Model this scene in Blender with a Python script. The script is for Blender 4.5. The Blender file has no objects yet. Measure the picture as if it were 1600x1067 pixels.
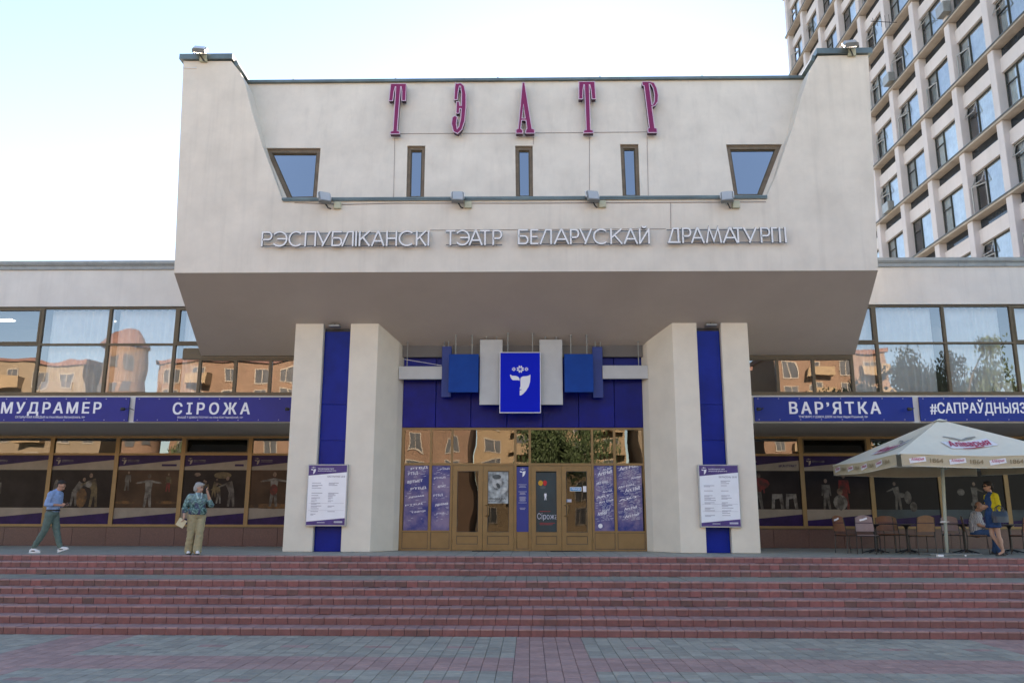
import bpy, math, random
from mathutils import Vector, Matrix, noise
import mathutils.geometry as mgeo
random.seed(7)
SC = bpy.context.scene
COL = SC.collection
R_ = math.radians

# ------------------------------------------------------------------ camera
F_PX, PITCH, YAW, ROLL = 1290.0, R_(12.2), R_(1.2), R_(0.15)
EYE = Vector((0, 0, .87))
CAMR = Matrix.Rotation(YAW, 3, 'Z') @ Matrix.Rotation(math.pi / 2 + PITCH, 3, 'X') @ Matrix.Rotation(ROLL, 3, 'Z')
cam_d = bpy.data.cameras.new('camera')
cam_d.sensor_width = 36
cam_d.lens = F_PX / 1600 * 36
cam_d.clip_start, cam_d.clip_end = .1, 3000
cam = bpy.data.objects.new('camera', cam_d)
COL.objects.link(cam)
cam.matrix_world = Matrix.Translation(EYE) @ CAMR.to_4x4()
SC.camera = cam

# ------------------------------------------------------------------ sky, sun, exposure
SUN_EL, SUN_AZ = 24.0, 4.0          # degrees; azimuth from +Y towards +X (behind the theatre)
w = bpy.data.worlds.new('World'); SC.world = w; w.use_nodes = True
nt = w.node_tree; nt.nodes.clear()
sky = nt.nodes.new('ShaderNodeTexSky'); sky.sky_type = 'NISHITA'; sky.sun_disc = False
sky.sun_elevation = R_(SUN_EL); sky.sun_rotation = R_(SUN_AZ)
sky.air_density = 1.0; sky.dust_density = .05; sky.ozone_density = 1.0
bg = nt.nodes.new('ShaderNodeBackground'); bg.inputs[1].default_value = .066
wo = nt.nodes.new('ShaderNodeOutputWorld')
nt.links.new(sky.outputs[0], bg.inputs[0]); nt.links.new(bg.outputs[0], wo.inputs[0])
sd = Vector((math.sin(R_(SUN_AZ)) * math.cos(R_(SUN_EL)), math.cos(R_(SUN_AZ)) * math.cos(R_(SUN_EL)), math.sin(R_(SUN_EL))))
sl = bpy.data.lights.new('sun', 'SUN'); sl.energy = 4.7; sl.angle = R_(.53); sl.color = (1, .84, .66)
so = bpy.data.objects.new('sun', sl); COL.objects.link(so)
so.rotation_euler = (-sd).to_track_quat('-Z', 'Y').to_euler(); so.location = (0, 60, 60)
vs = SC.view_settings
vs.view_transform = 'Standard'; vs.look = 'None'; vs.gamma = 1; vs.exposure = 2.58
vs.use_white_balance = True; vs.white_balance_temperature = 7050; vs.white_balance_tint = 15
vs.use_curve_mapping = False
SC.cycles.max_bounces = 8; SC.cycles.diffuse_bounces = 4; SC.cycles.glossy_bounces = 4
SC.cycles.transparent_max_bounces = 10; SC.cycles.transmission_bounces = 4
SC.cycles.caustics_reflective = False; SC.cycles.caustics_refractive = False
SC.cycles.sample_clamp_indirect = 6

# ------------------------------------------------------------------ picture -> place helpers
def ray(px, py): return CAMR @ Vector(((px - 800) / F_PX, -(py - 533.5) / F_PX, -1))
def P(px, py, Y):
    d = ray(px, py); return EYE + d * (Y / d.y)
def PZ(px, py, z):
    d = ray(px, py); return EYE + d * ((z - EYE.z) / d.z)
def X_(px, py, Y): return P(px, py, Y).x
def Z_(px, py, Y): return P(px, py, Y).z

# ------------------------------------------------------------------ materials
MATS = {}
def _mix(nt, fac, a, b, blend='MIX'):
    n = nt.nodes.new('ShaderNodeMix'); n.data_type = 'RGBA'; n.blend_type = blend
    for i, v in ((0, fac), (6, a), (7, b)):
        if hasattr(v, 'is_output'): nt.links.new(v, n.inputs[i])
        elif i == 0: n.inputs[0].default_value = v
        else: n.inputs[i].default_value = (*v, 1) if len(v) == 3 else v
    return n.outputs[2]
def _math(nt, op, a, b=0.0, clamp=False):
    n = nt.nodes.new('ShaderNodeMath'); n.operation = op; n.use_clamp = clamp
    for i, v in ((0, a), (1, b)):
        if hasattr(v, 'is_output'): nt.links.new(v, n.inputs[i])
        else: n.inputs[i].default_value = v
    return n.outputs[0]
def _noise(nt, scale, detail=4, rough=.55, vec=None, stretch=None):
    n = nt.nodes.new('ShaderNodeTexNoise'); n.inputs['Scale'].default_value = scale
    n.inputs['Detail'].default_value = detail; n.inputs['Roughness'].default_value = rough
    tc = nt.nodes.new('ShaderNodeNewGeometry').outputs['Position'] if vec is None else vec
    if stretch:
        m = nt.nodes.new('ShaderNodeMapping'); m.inputs['Scale'].default_value = stretch
        nt.links.new(tc, m.inputs[0]); tc = m.outputs[0]
    nt.links.new(tc, n.inputs['Vector'])
    return n.outputs['Fac']
def _ramp(nt, fac, lo, hi, a=0.0, b=1.0):
    n = nt.nodes.new('ShaderNodeMapRange'); n.clamp = True
    nt.links.new(fac, n.inputs[0])
    for i, v in zip((1, 2, 3, 4), (lo, hi, a, b)): n.inputs[i].default_value = v
    return n.outputs[0]
def mat(name, col, rough=.7, var=.12, vscale=3.0, bump=0.0, bscale=60.0, metal=0.0, rand=0.0, dirt=0.0,
        dirtcol=(.12, .10, .09), streak=0.0, coat=0.0, emis=None, spec=.5, hue=0.0, speck=0.0):
    if name in MATS: return MATS[name]
    m = bpy.data.materials.new(name); m.use_nodes = True; nt = m.node_tree
    b = nt.nodes['Principled BSDF']
    b.inputs['Roughness'].default_value = rough; b.inputs['Metallic'].default_value = metal
    b.inputs['Specular IOR Level'].default_value = spec
    if coat: b.inputs['Coat Weight'].default_value = coat; b.inputs['Coat Roughness'].default_value = .08
    c = (*col, 1)
    n1 = _noise(nt, vscale, 5, .6)
    f = _ramp(nt, n1, .3, .7, 1 - var, 1 + var)
    rgb = nt.nodes.new('ShaderNodeRGB'); rgb.outputs[0].default_value = c
    out = rgb.outputs[0]
    vm = nt.nodes.new('ShaderNodeVectorMath'); vm.operation = 'SCALE'
    nt.links.new(out, vm.inputs[0]); nt.links.new(f, vm.inputs['Scale']); out = vm.outputs[0]
    if rand or hue:
        oi = nt.nodes.new('ShaderNodeObjectInfo')
        if rand:
            g = _ramp(nt, oi.outputs['Random'], 0, 1, 1 - rand, 1 + rand)
            v2 = nt.nodes.new('ShaderNodeVectorMath'); v2.operation = 'SCALE'
            nt.links.new(out, v2.inputs[0]); nt.links.new(g, v2.inputs['Scale']); out = v2.outputs[0]
        if hue:
            h = _math(nt, 'MULTIPLY', oi.outputs['Random'], 7.31); h = _math(nt, 'FRACT', h)
            h = _math(nt, 'MULTIPLY', h, hue)
            out = _mix(nt, h, out, (.10, .09, .075))
    if dirt:
        d = _noise(nt, .9, 6, .65); d = _ramp(nt, d, .48, .72, 0, dirt)
        out = _mix(nt, d, out, dirtcol)
    if streak:
        d = _noise(nt, 1.0, 4, .6, stretch=(4.5, 4.5, .22)); d = _ramp(nt, d, .52, .78, 0, streak)
        out = _mix(nt, d, out, dirtcol)
    if speck:
        d = _noise(nt, 38, 2, .5); d = _ramp(nt, d, .60, .74, 0, speck)
        out = _mix(nt, d, out, tuple(min(1, x * 1.9) for x in col))
    nt.links.new(out, b.inputs['Base Color'])
    if bump:
        bn = nt.nodes.new('ShaderNodeBump'); bn.inputs['Strength'].default_value = bump; bn.inputs['Distance'].default_value = .01
        nt.links.new(_noise(nt, bscale, 4, .6), bn.inputs['Height']); nt.links.new(bn.outputs[0], b.inputs['Normal'])
    if emis:
        b.inputs['Emission Color'].default_value = (*emis[0], 1); b.inputs['Emission Strength'].default_value = emis[1]
    MATS[name] = m; return m
def glass(name, refl=.18, tint=(.9, .93, .92), wob=.0, rough=.0, wscale=.7):
    if name in MATS: return MATS[name]
    m = bpy.data.materials.new(name); m.use_nodes = True; nt = m.node_tree; nt.nodes.clear()
    o = nt.nodes.new('ShaderNodeOutputMaterial'); mx = nt.nodes.new('ShaderNodeMixShader')
    t = nt.nodes.new('ShaderNodeBsdfTransparent'); t.inputs[0].default_value = (*tint, 1)
    g = nt.nodes.new('ShaderNodeBsdfGlossy'); g.inputs['Roughness'].default_value = rough; g.inputs[0].default_value = (.95, .97, 1, 1)
    fr = nt.nodes.new('ShaderNodeFresnel'); fr.inputs[0].default_value = 1.5
    f = _math(nt, 'ADD', _math(nt, 'MULTIPLY', fr.outputs[0], 1.0), refl - .04, True)
    nt.links.new(f, mx.inputs[0]); nt.links.new(t.outputs[0], mx.inputs[1]); nt.links.new(g.outputs[0], mx.inputs[2])
    if wob:
        oi = nt.nodes.new('ShaderNodeObjectInfo')
        geo = nt.nodes.new('ShaderNodeNewGeometry').outputs['Position']
        ad = nt.nodes.new('ShaderNodeVectorMath'); ad.operation = 'MULTIPLY_ADD'
        cx = nt.nodes.new('ShaderNodeCombineXYZ')
        nt.links.new(oi.outputs['Random'], cx.inputs[0]); nt.links.new(oi.outputs['Random'], cx.inputs[2])
        nt.links.new(cx.outputs[0], ad.inputs[0]); ad.inputs[1].default_value = (40, 40, 40); nt.links.new(geo, ad.inputs[2])
        bn = nt.nodes.new('ShaderNodeBump'); bn.inputs['Strength'].default_value = 1; bn.inputs['Distance'].default_value = wob
        nt.links.new(_noise(nt, wscale, 1, .4, vec=ad.outputs[0]), bn.inputs['Height'])
        nt.links.new(bn.outputs[0], g.inputs['Normal'])
    nt.links.new(mx.outputs[0], o.inputs[0]); MATS[name] = m; return m

# ------------------------------------------------------------------ mesh builder
class MB:
    def __init__(s): s.v = []; s.f = []; s.m = []
    def add(s, vs, fs, mi=0):
        o = len(s.v); s.v += [tuple(v) for v in vs]; s.f += [tuple(i + o for i in f) for f in fs]; s.m += [mi] * len(fs); return s
    def box(s, x0, x1, y0, y1, z0, z1, mi=0):
        x0, x1 = min(x0, x1), max(x0, x1); y0, y1 = min(y0, y1), max(y0, y1); z0, z1 = min(z0, z1), max(z0, z1)
        return s.add([(x0, y0, z0), (x1, y0, z0), (x1, y1, z0), (x0, y1, z0), (x0, y0, z1), (x1, y0, z1), (x1, y1, z1), (x0, y1, z1)],
                     [(0, 3, 2, 1), (4, 5, 6, 7), (0, 1, 5, 4), (1, 2, 6, 5), (2, 3, 7, 6), (3, 0, 4, 7)], mi)
    def bbox(s, x0, x1, y0, y1, z0, z1, b=.01, mi=0):      # box with chamfered edges towards -Y and top
        x0, x1 = min(x0, x1), max(x0, x1)
        o = [(x0, y1), (x0, y0 + b), (x0 + b, y0), (x1 - b, y0), (x1, y0 + b), (x1, y1)]
        n = len(o); vs = [(x, y, z0) for x, y in o] + [(x, y, z1 - b) for x, y in o]
        i = [(x0 + b, y1 - b), (x0 + b, y0 + b), (x0 + b, y0 + b), (x1 - b, y0 + b), (x1 - b, y0 + b), (x1 - b, y1 - b)]
        vs += [(x, y, z1) for x, y in i]
        fs = [tuple(reversed(range(n)))]
        for k in range(n):
            j = (k + 1) % n
            fs += [(k, j, n + j, n + k), (n + k, n + j, 2 * n + j, 2 * n + k)]
        fs += [tuple(range(2 * n, 3 * n))]
        return s.add(vs, fs, mi)
    def hexa(s, a, b, mi=0):      # a, b: two matching loops of points (front loop, back loop)
        n = len(a); fs = [tuple(range(n)), tuple(reversed(range(n, 2 * n)))]
        for k in range(n): j = (k + 1) % n; fs.append((j, k, n + k, n + j))
        return s.add(list(a) + list(b), fs, mi)
    def prism(s, poly, y0, y1, mi=0):   # convex poly of (x,z), extruded in y
        return s.hexa([(x, y0, z) for x, z in poly], [(x, y1, z) for x, z in poly], mi)
    def quad(s, a, b, c, d, mi=0): return s.add([a, b, c, d], [(0, 1, 2, 3)], mi)
    def tube(s, pts, r, n=8, mi=0, cap=True):
        pts = [Vector(p) for p in pts]; rs = r if isinstance(r, (list, tuple)) else [r] * len(pts)
        o = len(s.v); ref = None
        for i, p in enumerate(pts):
            t = (pts[min(i + 1, len(pts) - 1)] - pts[max(i - 1, 0)]).normalized()
            if ref is None: ref = Vector((0, 0, 1)) if abs(t.z) < .9 else Vector((1, 0, 0))
            u = t.cross(ref).normalized(); v = u.cross(t).normalized(); ref = v
            for k in range(n):
                a = 2 * math.pi * k / n; s.v.append(tuple(p + (u * math.cos(a) + v * math.sin(a)) * rs[i]))
        for i in range(len(pts) - 1):
            for k in range(n):
                j = (k + 1) % n; s.f.append((o + i * n + k, o + i * n + j, o + (i + 1) * n + j, o + (i + 1) * n + k)); s.m.append(mi)
        if cap:
            s.f.append(tuple(o + k for k in reversed(range(n)))); s.m.append(mi)
            s.f.append(tuple(o + (len(pts) - 1) * n + k for k in range(n))); s.m.append(mi)
        return s
    def ell(s, c, r, mi=0, nu=12, nv=8, rot=None):
        c = Vector(c); vs = []; fs = []
        for i in range(nv + 1):
            th = math.pi * i / nv
            for k in range(nu):
                a = 2 * math.pi * k / nu
                v = Vector((r[0] * math.sin(th) * math.cos(a), r[1] * math.sin(th) * math.sin(a), r[2] * math.cos(th)))
                if rot: v = rot @ v
                vs.append(c + v)
        for i in range(nv):
            for k in range(nu):
                j = (k + 1) % nu; fs.append((i * nu + k, (i + 1) * nu + k, (i + 1) * nu + j, i * nu + j))
        return s.add(vs, fs, mi)
    def mesh(s, name):
        me = bpy.data.meshes.new(name); me.from_pydata(s.v, [], s.f); me.update(); return me
    def build(s, name, mats, parent=None, smooth=False, bevel=0):
        me = s.mesh(name)
        for m in (mats if isinstance(mats, (list, tuple)) else [mats]): me.materials.append(m)
        me.polygons.foreach_set('material_index', s.m)
        if smooth: me.polygons.foreach_set('use_smooth', [True] * len(me.polygons))
        return link(name, me, parent, bevel)
def link(name, me, parent=None, bevel=0):
    o = bpy.data.objects.new(name, me); COL.objects.link(o)
    if parent: attach(o, parent)
    if bevel:
        b = o.modifiers.new('bevel', 'BEVEL'); b.width = bevel; b.segments = 2; b.limit_method = 'ANGLE'
    return o
def wloc(o):
    v = Vector(o.location)
    return v if not o.parent else wloc(o.parent) + v + o.matrix_parent_inverse.to_translation()
def attach(o, parent):
    o.parent = parent; o.matrix_parent_inverse = Matrix.Translation(-wloc(parent))
def tag(o, label=None, cat=None, group=None, kind=None):
    if label: o['label'] = label
    if cat: o['category'] = cat
    if group: o['group'] = group
    if kind: o['kind'] = kind
    return o
def thing(name, loc, label, cat, group=None):
    o = bpy.data.objects.new(name, None); COL.objects.link(o); o.location = loc; o.empty_display_size = .2
    return tag(o, label, cat, group)
def kids(o): return [c for c in o.children]
def copy_tree(o, parent=None):
    c = o.copy(); COL.objects.link(c)
    if parent: c.parent = parent; c.matrix_parent_inverse = o.matrix_parent_inverse.copy()
    for ch in kids(o): copy_tree(ch, c)
    return c
def inst(name, me, loc, parent, rot=None, scale=None):
    o = bpy.data.objects.new(name, me); COL.objects.link(o); attach(o, parent); o.location = loc
    if rot: o.rotation_euler = rot
    if scale: o.scale = scale
    return o

# ------------------------------------------------------------------ flat shapes and lettering
_tmp = None
def _curve_mesh(cu):
    ob = bpy.data.objects.new('tmp', cu); COL.objects.link(ob)
    me = bpy.data.meshes.new_from_object(ob)
    vs = [tuple(v.co) for v in me.vertices]; fs = [tuple(p.vertices) for p in me.polygons]
    bpy.data.objects.remove(ob); bpy.data.curves.remove(cu); bpy.data.meshes.remove(me)
    return vs, fs
def _glyph_fill(cu, res=3):
    """fill the outlines of a text by the non-zero rule (built-in face has overlapping contours)"""
    ob = bpy.data.objects.new('tmp', cu); COL.objects.link(ob)
    dg = bpy.context.evaluated_depsgraph_get(); dg.update(); c2 = ob.evaluated_get(dg).to_curve(dg)
    loops = []
    for sp in c2.splines:
        pts = []; bp = sp.bezier_points
        if len(bp):
            for i in range(len(bp)):
                a, b = bp[i], bp[(i + 1) % len(bp)]; p0, p1, p2, p3 = a.co.xy, a.handle_right.xy, b.handle_left.xy, b.co.xy
                ch = (p3 - p0); off = 0 if ch.length < 1e-6 else max(abs(ch.cross(p1 - p0)), abs(ch.cross(p2 - p0))) / ch.length
                n = 1 if off < 1e-4 else res
                for k in range(n):
                    t = k / n; pts.append(p0 * (1 - t) ** 3 + p1 * 3 * t * (1 - t) ** 2 + p2 * 3 * t * t * (1 - t) + p3 * t ** 3)
        else: pts = [p.co.xy.copy() for p in sp.points]
        q = []
        for p in pts:
            if not q or (p - q[-1]).length > 1e-4: q.append(p)
        if len(q) > 2 and (q[0] - q[-1]).length < 1e-4: q.pop()
        if len(q) > 2: loops.append(q)
    ob.evaluated_get(dg).to_curve_clear(); bpy.data.objects.remove(ob); bpy.data.curves.remove(cu)
    loops.sort(key=lambda l: min(p.x for p in l)); groups = []
    for l in loops:
        a, b = min(p.x for p in l), max(p.x for p in l)
        if groups and a < groups[-1][0]: groups[-1][1].append(l); groups[-1][0] = max(b, groups[-1][0])
        else: groups.append([b, [l]])
    V, F = [], []
    for _, ls in groups:
        vs, es = [], []
        for l in ls:
            o = len(vs); vs += [Vector(p) for p in l]; es += [(o + i, o + (i + 1) % len(l)) for i in range(len(l))]
        r = mgeo.delaunay_2d_cdt(vs, es, [], 0, 1e-5)
        o = len(V); V += [(p.x, p.y, 0.0) for p in r[0]]
        seg = [(vs[i], vs[j]) for i, j in es]
        for f in r[2]:
            c = sum((r[0][i] for i in f), Vector((0, 0))) / len(f); wn = 0
            for a, b in seg:
                if (a.y <= c.y) != (b.y <= c.y):
                    x = a.x + (c.y - a.y) * (b.x - a.x) / (b.y - a.y)
                    if x > c.x: wn += 1 if b.y > a.y else -1
            if wn: F.append(tuple(o + i for i in f))
    return V, F
def text(body, bold=.0, extrude=0.0, shear=0.0, spacing=1.0, align='LEFT'):
    cu = bpy.data.curves.new('t', 'FONT'); cu.body = body; cu.size = 1; cu.extrude = extrude
    cu.shear = shear; cu.space_character = spacing; cu.align_x = align
    vs, fs = _glyph_fill(cu)
    if bold:                                   # heavier face: a few copies side by side, each a hair in front of the last
        V, F = [], []
        for k, (dx, dy) in enumerate(((-bold, -bold * .5), (bold, -bold * .5), (-bold, bold * .5), (bold, bold * .5), (0, 0))):
            o = len(V); V += [(v[0] + dx, v[1] + dy, v[2] + k * .0002) for v in vs]; F += [tuple(i + o for i in f) for f in fs]
        return V, F
    return vs, fs
def shape(loops, extrude=0.0):
    cu = bpy.data.curves.new('s', 'CURVE'); cu.dimensions = '2D'; cu.fill_mode = 'BOTH'; cu.extrude = extrude
    for lp in loops:
        sp = cu.splines.new('POLY'); sp.points.add(len(lp) - 1)
        for p, q in zip(sp.points, lp): p.co = (q[0], q[1], 0, 1)
        sp.use_cyclic_u = True
    return _curve_mesh(cu)
def ext(vs): xs = [v[0] for v in vs]; ys = [v[1] for v in vs]; return min(xs), max(xs), min(ys), max(ys)
def put(mb, vf, rect, mapf, mi=0, src=None):
    """place 2D shape (vs,fs) into rect (u0,v0,u1,v1) and map (u,v,w)->world"""
    vs, fs = vf; x0, x1, y0, y1 = src or ext(vs); u0, v0, u1, v1 = rect
    sx = (u1 - u0) / max(1e-6, x1 - x0); sy = (v1 - v0) / max(1e-6, y1 - y0)
    mb.add([mapf(u0 + (v[0] - x0) * sx, v0 + (v[1] - y0) * sy, v[2]) for v in vs], fs, mi)
def face_map(y):         # upright plane facing the camera side (-Y)
    return lambda u, v, w: (u, y - w, v)
def ribbon(mb, pts, w, mapf, d0, d1, mi=0, closed=False):
    """mitred stroke of width w through 2D pts, from depth d0 (back) to d1 (front)"""
    pts = [Vector((p[0], p[1])) for p in pts]; n = len(pts); L = []; Rr = []
    for i in range(n):
        a = pts[(i - 1) % n] if (closed or i > 0) else None; b = pts[(i + 1) % n] if (closed or i < n - 1) else None
        t0 = (pts[i] - a).normalized() if a is not None else None; t1 = (b - pts[i]).normalized() if b is not None else None
        if t0 is None: t0 = t1
        if t1 is None: t1 = t0
        n0 = Vector((-t0.y, t0.x)); n1 = Vector((-t1.y, t1.x)); nn = (n0 + n1)
        nn = nn.normalized() if nn.length > 1e-4 else n0
        k = w / 2 / max(.35, nn.dot(n0)); L.append(pts[i] + nn * k); Rr.append(pts[i] - nn * k)
    m = n if closed else n - 1
    for i in range(m):
        j = (i + 1) % n
        q = [Rr[i], Rr[j], L[j], L[i]]
        mb.hexa([mapf(p.x, p.y, d1) for p in q], [mapf(p.x, p.y, d0) for p in q], mi)
def arc(cx, cy, rx, ry, a0, a1, n=10):
    return [(cx + rx * math.cos(R_(a0 + (a1 - a0) * i / n)), cy + ry * math.sin(R_(a0 + (a1 - a0) * i / n))) for i in range(n + 1)]
# ------------------------------------------------------------------ colours of the place
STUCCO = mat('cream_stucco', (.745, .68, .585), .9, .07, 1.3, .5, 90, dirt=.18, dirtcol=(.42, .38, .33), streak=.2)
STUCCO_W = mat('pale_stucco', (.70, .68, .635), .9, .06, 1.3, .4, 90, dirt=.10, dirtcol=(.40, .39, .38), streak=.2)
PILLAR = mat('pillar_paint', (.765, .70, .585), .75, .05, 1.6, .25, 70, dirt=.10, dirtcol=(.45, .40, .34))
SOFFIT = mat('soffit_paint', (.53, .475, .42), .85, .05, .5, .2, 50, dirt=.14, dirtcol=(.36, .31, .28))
METAL_CAP = mat('painted_metal_cap', (.13, .17, .17), .35, .2, 2.2, .1, 20, metal=.3, dirt=.3, dirtcol=(.05, .07, .08))
METAL_GREY = mat('grey_metal', (.27, .28, .27), .45, .15, 4, metal=.4)
DARK_METAL = mat('dark_metal', (.03, .03, .032), .5, .15, 6)
FRAME = mat('bronze_aluminium', (.235, .150, .058), .42, .08, 3, metal=.25)
FRAME_D = mat('bronze_aluminium_upper', (.105, .078, .042), .45, .1, 3, metal=.25)
FRAME_W = mat('weathered_wood_frame', (.17, .125, .08), .6, .25, 5, .3, 60)
COBALT = mat('cobalt_panel', (.003, .009, .17), .3, .2, 2.5, rand=.12, spec=.14)
COBALT_P = mat('cobalt_pillar_panel', (.003, .020, .25), .3, .2, 1.5, rand=.08, spec=.14)
SIGN_BLUE = mat('sign_blue', (.001, .014, .52), .5, .03, 1, spec=.08)
HUNG_BLUE = mat('hung_blue', (.002, .050, .28), .5, .12, 3, spec=.15)
HUNG_BLUE_D = mat('hung_blue_dark', (.008, .035, .22), .5, .08, 3)
HUNG_WHITE = mat('hung_white', (.50, .51, .50), .6, .05, 3)
WHITE = mat('white_paint', (.78, .78, .78), .5, .03, 3)
PRINT_W = mat('white_print', (.80, .80, .84), .5, .02, 3)
SILVER = mat('silver_letter_face', (.80, .79, .78), .45, .05, 5)
SILVER_D = mat('letter_side', (.11, .11, .12), .5, .1, 5)
PURPLE = mat('letter_purple', (.23, .012, .085), .4, .06, 3)
PURPLE_D = mat('letter_purple_side', (.045, .006, .03), .5, .1, 5)
PINK_RIM = mat('letter_rim', (.62, .46, .55), .4, .05, 5)
BOX_Y = mat('junction_box', (.50, .50, .36), .6, .1, 8)
CABLE = mat('cable', (.20, .15, .15), .7)
GRANITE = mat('red_granite', (.10, .048, .043), .35, .18, 26, rand=.12, dirt=.2, dirtcol=(.07, .05, .05))
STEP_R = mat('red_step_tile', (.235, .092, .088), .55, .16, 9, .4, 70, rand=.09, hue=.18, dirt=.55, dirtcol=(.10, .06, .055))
STEP_T = mat('red_tread_tile', (.40, .235, .215), .6, .14, 7, .4, 70, dirt=.5, dirtcol=(.16, .13, .13))  # paler than the risers: sky sheen on the treads put into the colour
PAVE_G = mat('grey_paver', (.355, .33, .27), .62, .12, 8, .4, 80, rand=.13, dirt=.25, dirtcol=(.13, .13, .12))
PAVE_G2 = mat('pale_grey_paver', (.39, .365, .295), .62, .12, 8, .4, 80, rand=.13, dirt=.2, dirtcol=(.15, .14, .13))
PAVE_R = mat('rose_paver', (.42, .265, .232), .62, .12, 8, .4, 80, rand=.13, dirt=.25, dirtcol=(.17, .14, .14))
JOINT = mat('sandy_joint', (.16, .155, .145), .95, .2, 30)
JOINT_D = mat('dark_joint', (.11, .08, .075), .95, .2, 30)
TERR = mat('terrace_paving', (.30, .315, .31), .6, .14, 5, .3, 60, dirt=.25, dirtcol=(.18, .18, .17))
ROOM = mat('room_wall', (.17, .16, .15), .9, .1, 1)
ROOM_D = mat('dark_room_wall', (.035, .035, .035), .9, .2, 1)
CURT = mat('white_curtain', (.78, .80, .78), .9, .08, 2)
G_UP = glass('upper_glass', .19, (.93, .96, .96), .006, wscale=.7)
G_SKY = glass('block_glass', .42, (.20, .24, .32))
G_LOW = glass('lower_glass', .15, (.45, .50, .46), .004, wscale=.8)
G_TRANS = glass('transom_glass', .12, (.45, .5, .47), .006, wscale=.9)
G_DOOR = glass('door_glass', .03, (.50, .57, .53), .005, wscale=.9)

# ------------------------------------------------------------------ ground, plaza, stairs, terrace
RISE = 1.23 / 9
STEPY = [16.05, 16.55, 17.05, 17.5, 18.03, 18.49, 20.15, 20.52, 20.95]     # face of riser k -> k+1
TS = .235
def noncopl(): return random.uniform(-.003, .003)

g = MB(); g.quad((-700, -700, -1.36), (700, -700, -1.36), (700, 900, -1.36), (-700, 900, -1.36))
ground_m = mat('far_ground', (.20, .20, .185), .85, .2, .08, dirt=.4, dirtcol=(.12, .13, .10))
tag(g.build('ground', ground_m), kind='structure')
g = MB(); g.box(-60, 60, -34, 16.02, -1.33, -1.275)
def plaza_mat():
    m = mat('plaza_bed', (.33, .31, .28), .75, .12, 2, .2, 40); nt = m.node_tree; b = nt.nodes['Principled BSDF']
    bt = nt.nodes.new('ShaderNodeTexBrick'); bt.offset = 0; bt.inputs['Scale'].default_value = 1
    bt.inputs['Brick Width'].default_value = TS; bt.inputs['Row Height'].default_value = TS
    bt.inputs['Mortar Size'].default_value = .006
    bt.inputs['Color1'].default_value = (.30, .29, .27, 1); bt.inputs['Color2'].default_value = (.36, .33, .30, 1)
    bt.inputs['Mortar'].default_value = (.16, .155, .145, 1)
    nt.links.new(nt.nodes.new('ShaderNodeNewGeometry').outputs['Position'], bt.inputs['Vector'])
    nt.links.new(bt.outputs[0], b.inputs['Base Color']); return m
plaza = tag(g.build('plaza', plaza_mat()), kind='structure')

def paver_red(ix, iy):
    # ix: column from the left edge of the central rose band, iy: row outwards from the steps
    if 0 <= ix < 5 or 35 <= ix < 40 or -35 <= ix < -30: return True
    if 10 <= iy < 15 or 28 <= iy < 33: return True
    k = ix - 5 if ix >= 5 else -ix - 1
    if iy in (5, 18) and (k % 6) in (3, 4): return True
    return False
PX0 = X_(807.5, 995, 16.05)
pm = MB(); h = TS / 2 - .003; b = .006
pm.bbox(-h, h, -h, h, -.05, 0, b)
paver_me = {}
for nm, m in (('g', PAVE_G), ('g2', PAVE_G2), ('r', PAVE_R)):
    me = pm.mesh('paver'); me.materials.append(m); paver_me[nm] = me
rest = MB(); cells = []
for iy in range(0, 46):
    yc = 16.035 - (iy + .5) * TS
    for ix in range(-48, 54):
        xc = PX0 + (ix + .5) * TS
        d = Vector((xc, yc, -1.23)) - EYE; c = CAMR.transposed() @ d
        px = 800 + F_PX * c.x / -c.z; py = 533.5 - F_PX * c.y / -c.z
        vis = -5 < px < 1605 and py < 1072
        cells.append((not vis, c.length, ix, iy, xc, yc))
cells.sort()
for n, (nv, dd, ix, iy, xc, yc) in enumerate(cells):
    red = paver_red(ix, iy); t = 'r' if red else random.choice(('g', 'g', 'g2'))
    z = -1.23 + noncopl()
    if n < 300: inst('paver', paver_me[t], (xc, yc, z), plaza, (random.uniform(-.004, .004), random.uniform(-.004, .004), 0))
    else:
        rest.add([(v[0] + xc, v[1] + yc, v[2] + z) for v in pm.v], pm.f, {'g': 0, 'g2': 1, 'r': 2}[t] + 3 * random.randint(0, 1))
PAVE_Gb = mat('grey_paver_b', (.32, .30, .248), .62, .12, 8, .4, 80, dirt=.25, dirtcol=(.12, .12, .11))
PAVE_G2b = mat('grey_paver_c', (.37, .34, .275), .62, .12, 8, .4, 80, dirt=.25, dirtcol=(.15, .14, .13))
PAVE_Rb = mat('rose_paver_b', (.39, .245, .214), .62, .12, 8, .4, 80, dirt=.25, dirtcol=(.15, .12, .12))
tag(rest.build('pavers', [PAVE_G, PAVE_G2, PAVE_R, PAVE_Gb, PAVE_G2b, PAVE_Rb], plaza), kind='stuff')

# stairs: concrete core, riser tiles (single parts where they show largest), tread tiles
SX0, SX1 = -24.0, 24.0
core = MB()
for k in range(9):
    y1 = STEPY[k + 1] if k < 8 else 21.35
    core.box(SX0, SX1, STEPY[k] + .03, y1 + .04, -1.34, -1.23 + (k + 1) * RISE - .025)
steps = tag(core.build('steps', JOINT_D), kind='structure')
sm = MB(); hx = TS / 2 - .0025; sm.bbox(-hx, hx, -.014, .03, 0, RISE - .028, .004)
step_me = sm.mesh('step_slab'); step_me.materials.append(STEP_R)
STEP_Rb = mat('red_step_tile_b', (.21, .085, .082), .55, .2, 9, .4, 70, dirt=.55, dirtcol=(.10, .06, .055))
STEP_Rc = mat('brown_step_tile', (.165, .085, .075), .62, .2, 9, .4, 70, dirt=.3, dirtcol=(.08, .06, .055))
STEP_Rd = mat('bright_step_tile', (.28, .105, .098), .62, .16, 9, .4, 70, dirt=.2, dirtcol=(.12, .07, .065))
restr = MB(); treads = MB(); nstep = 0
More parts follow.
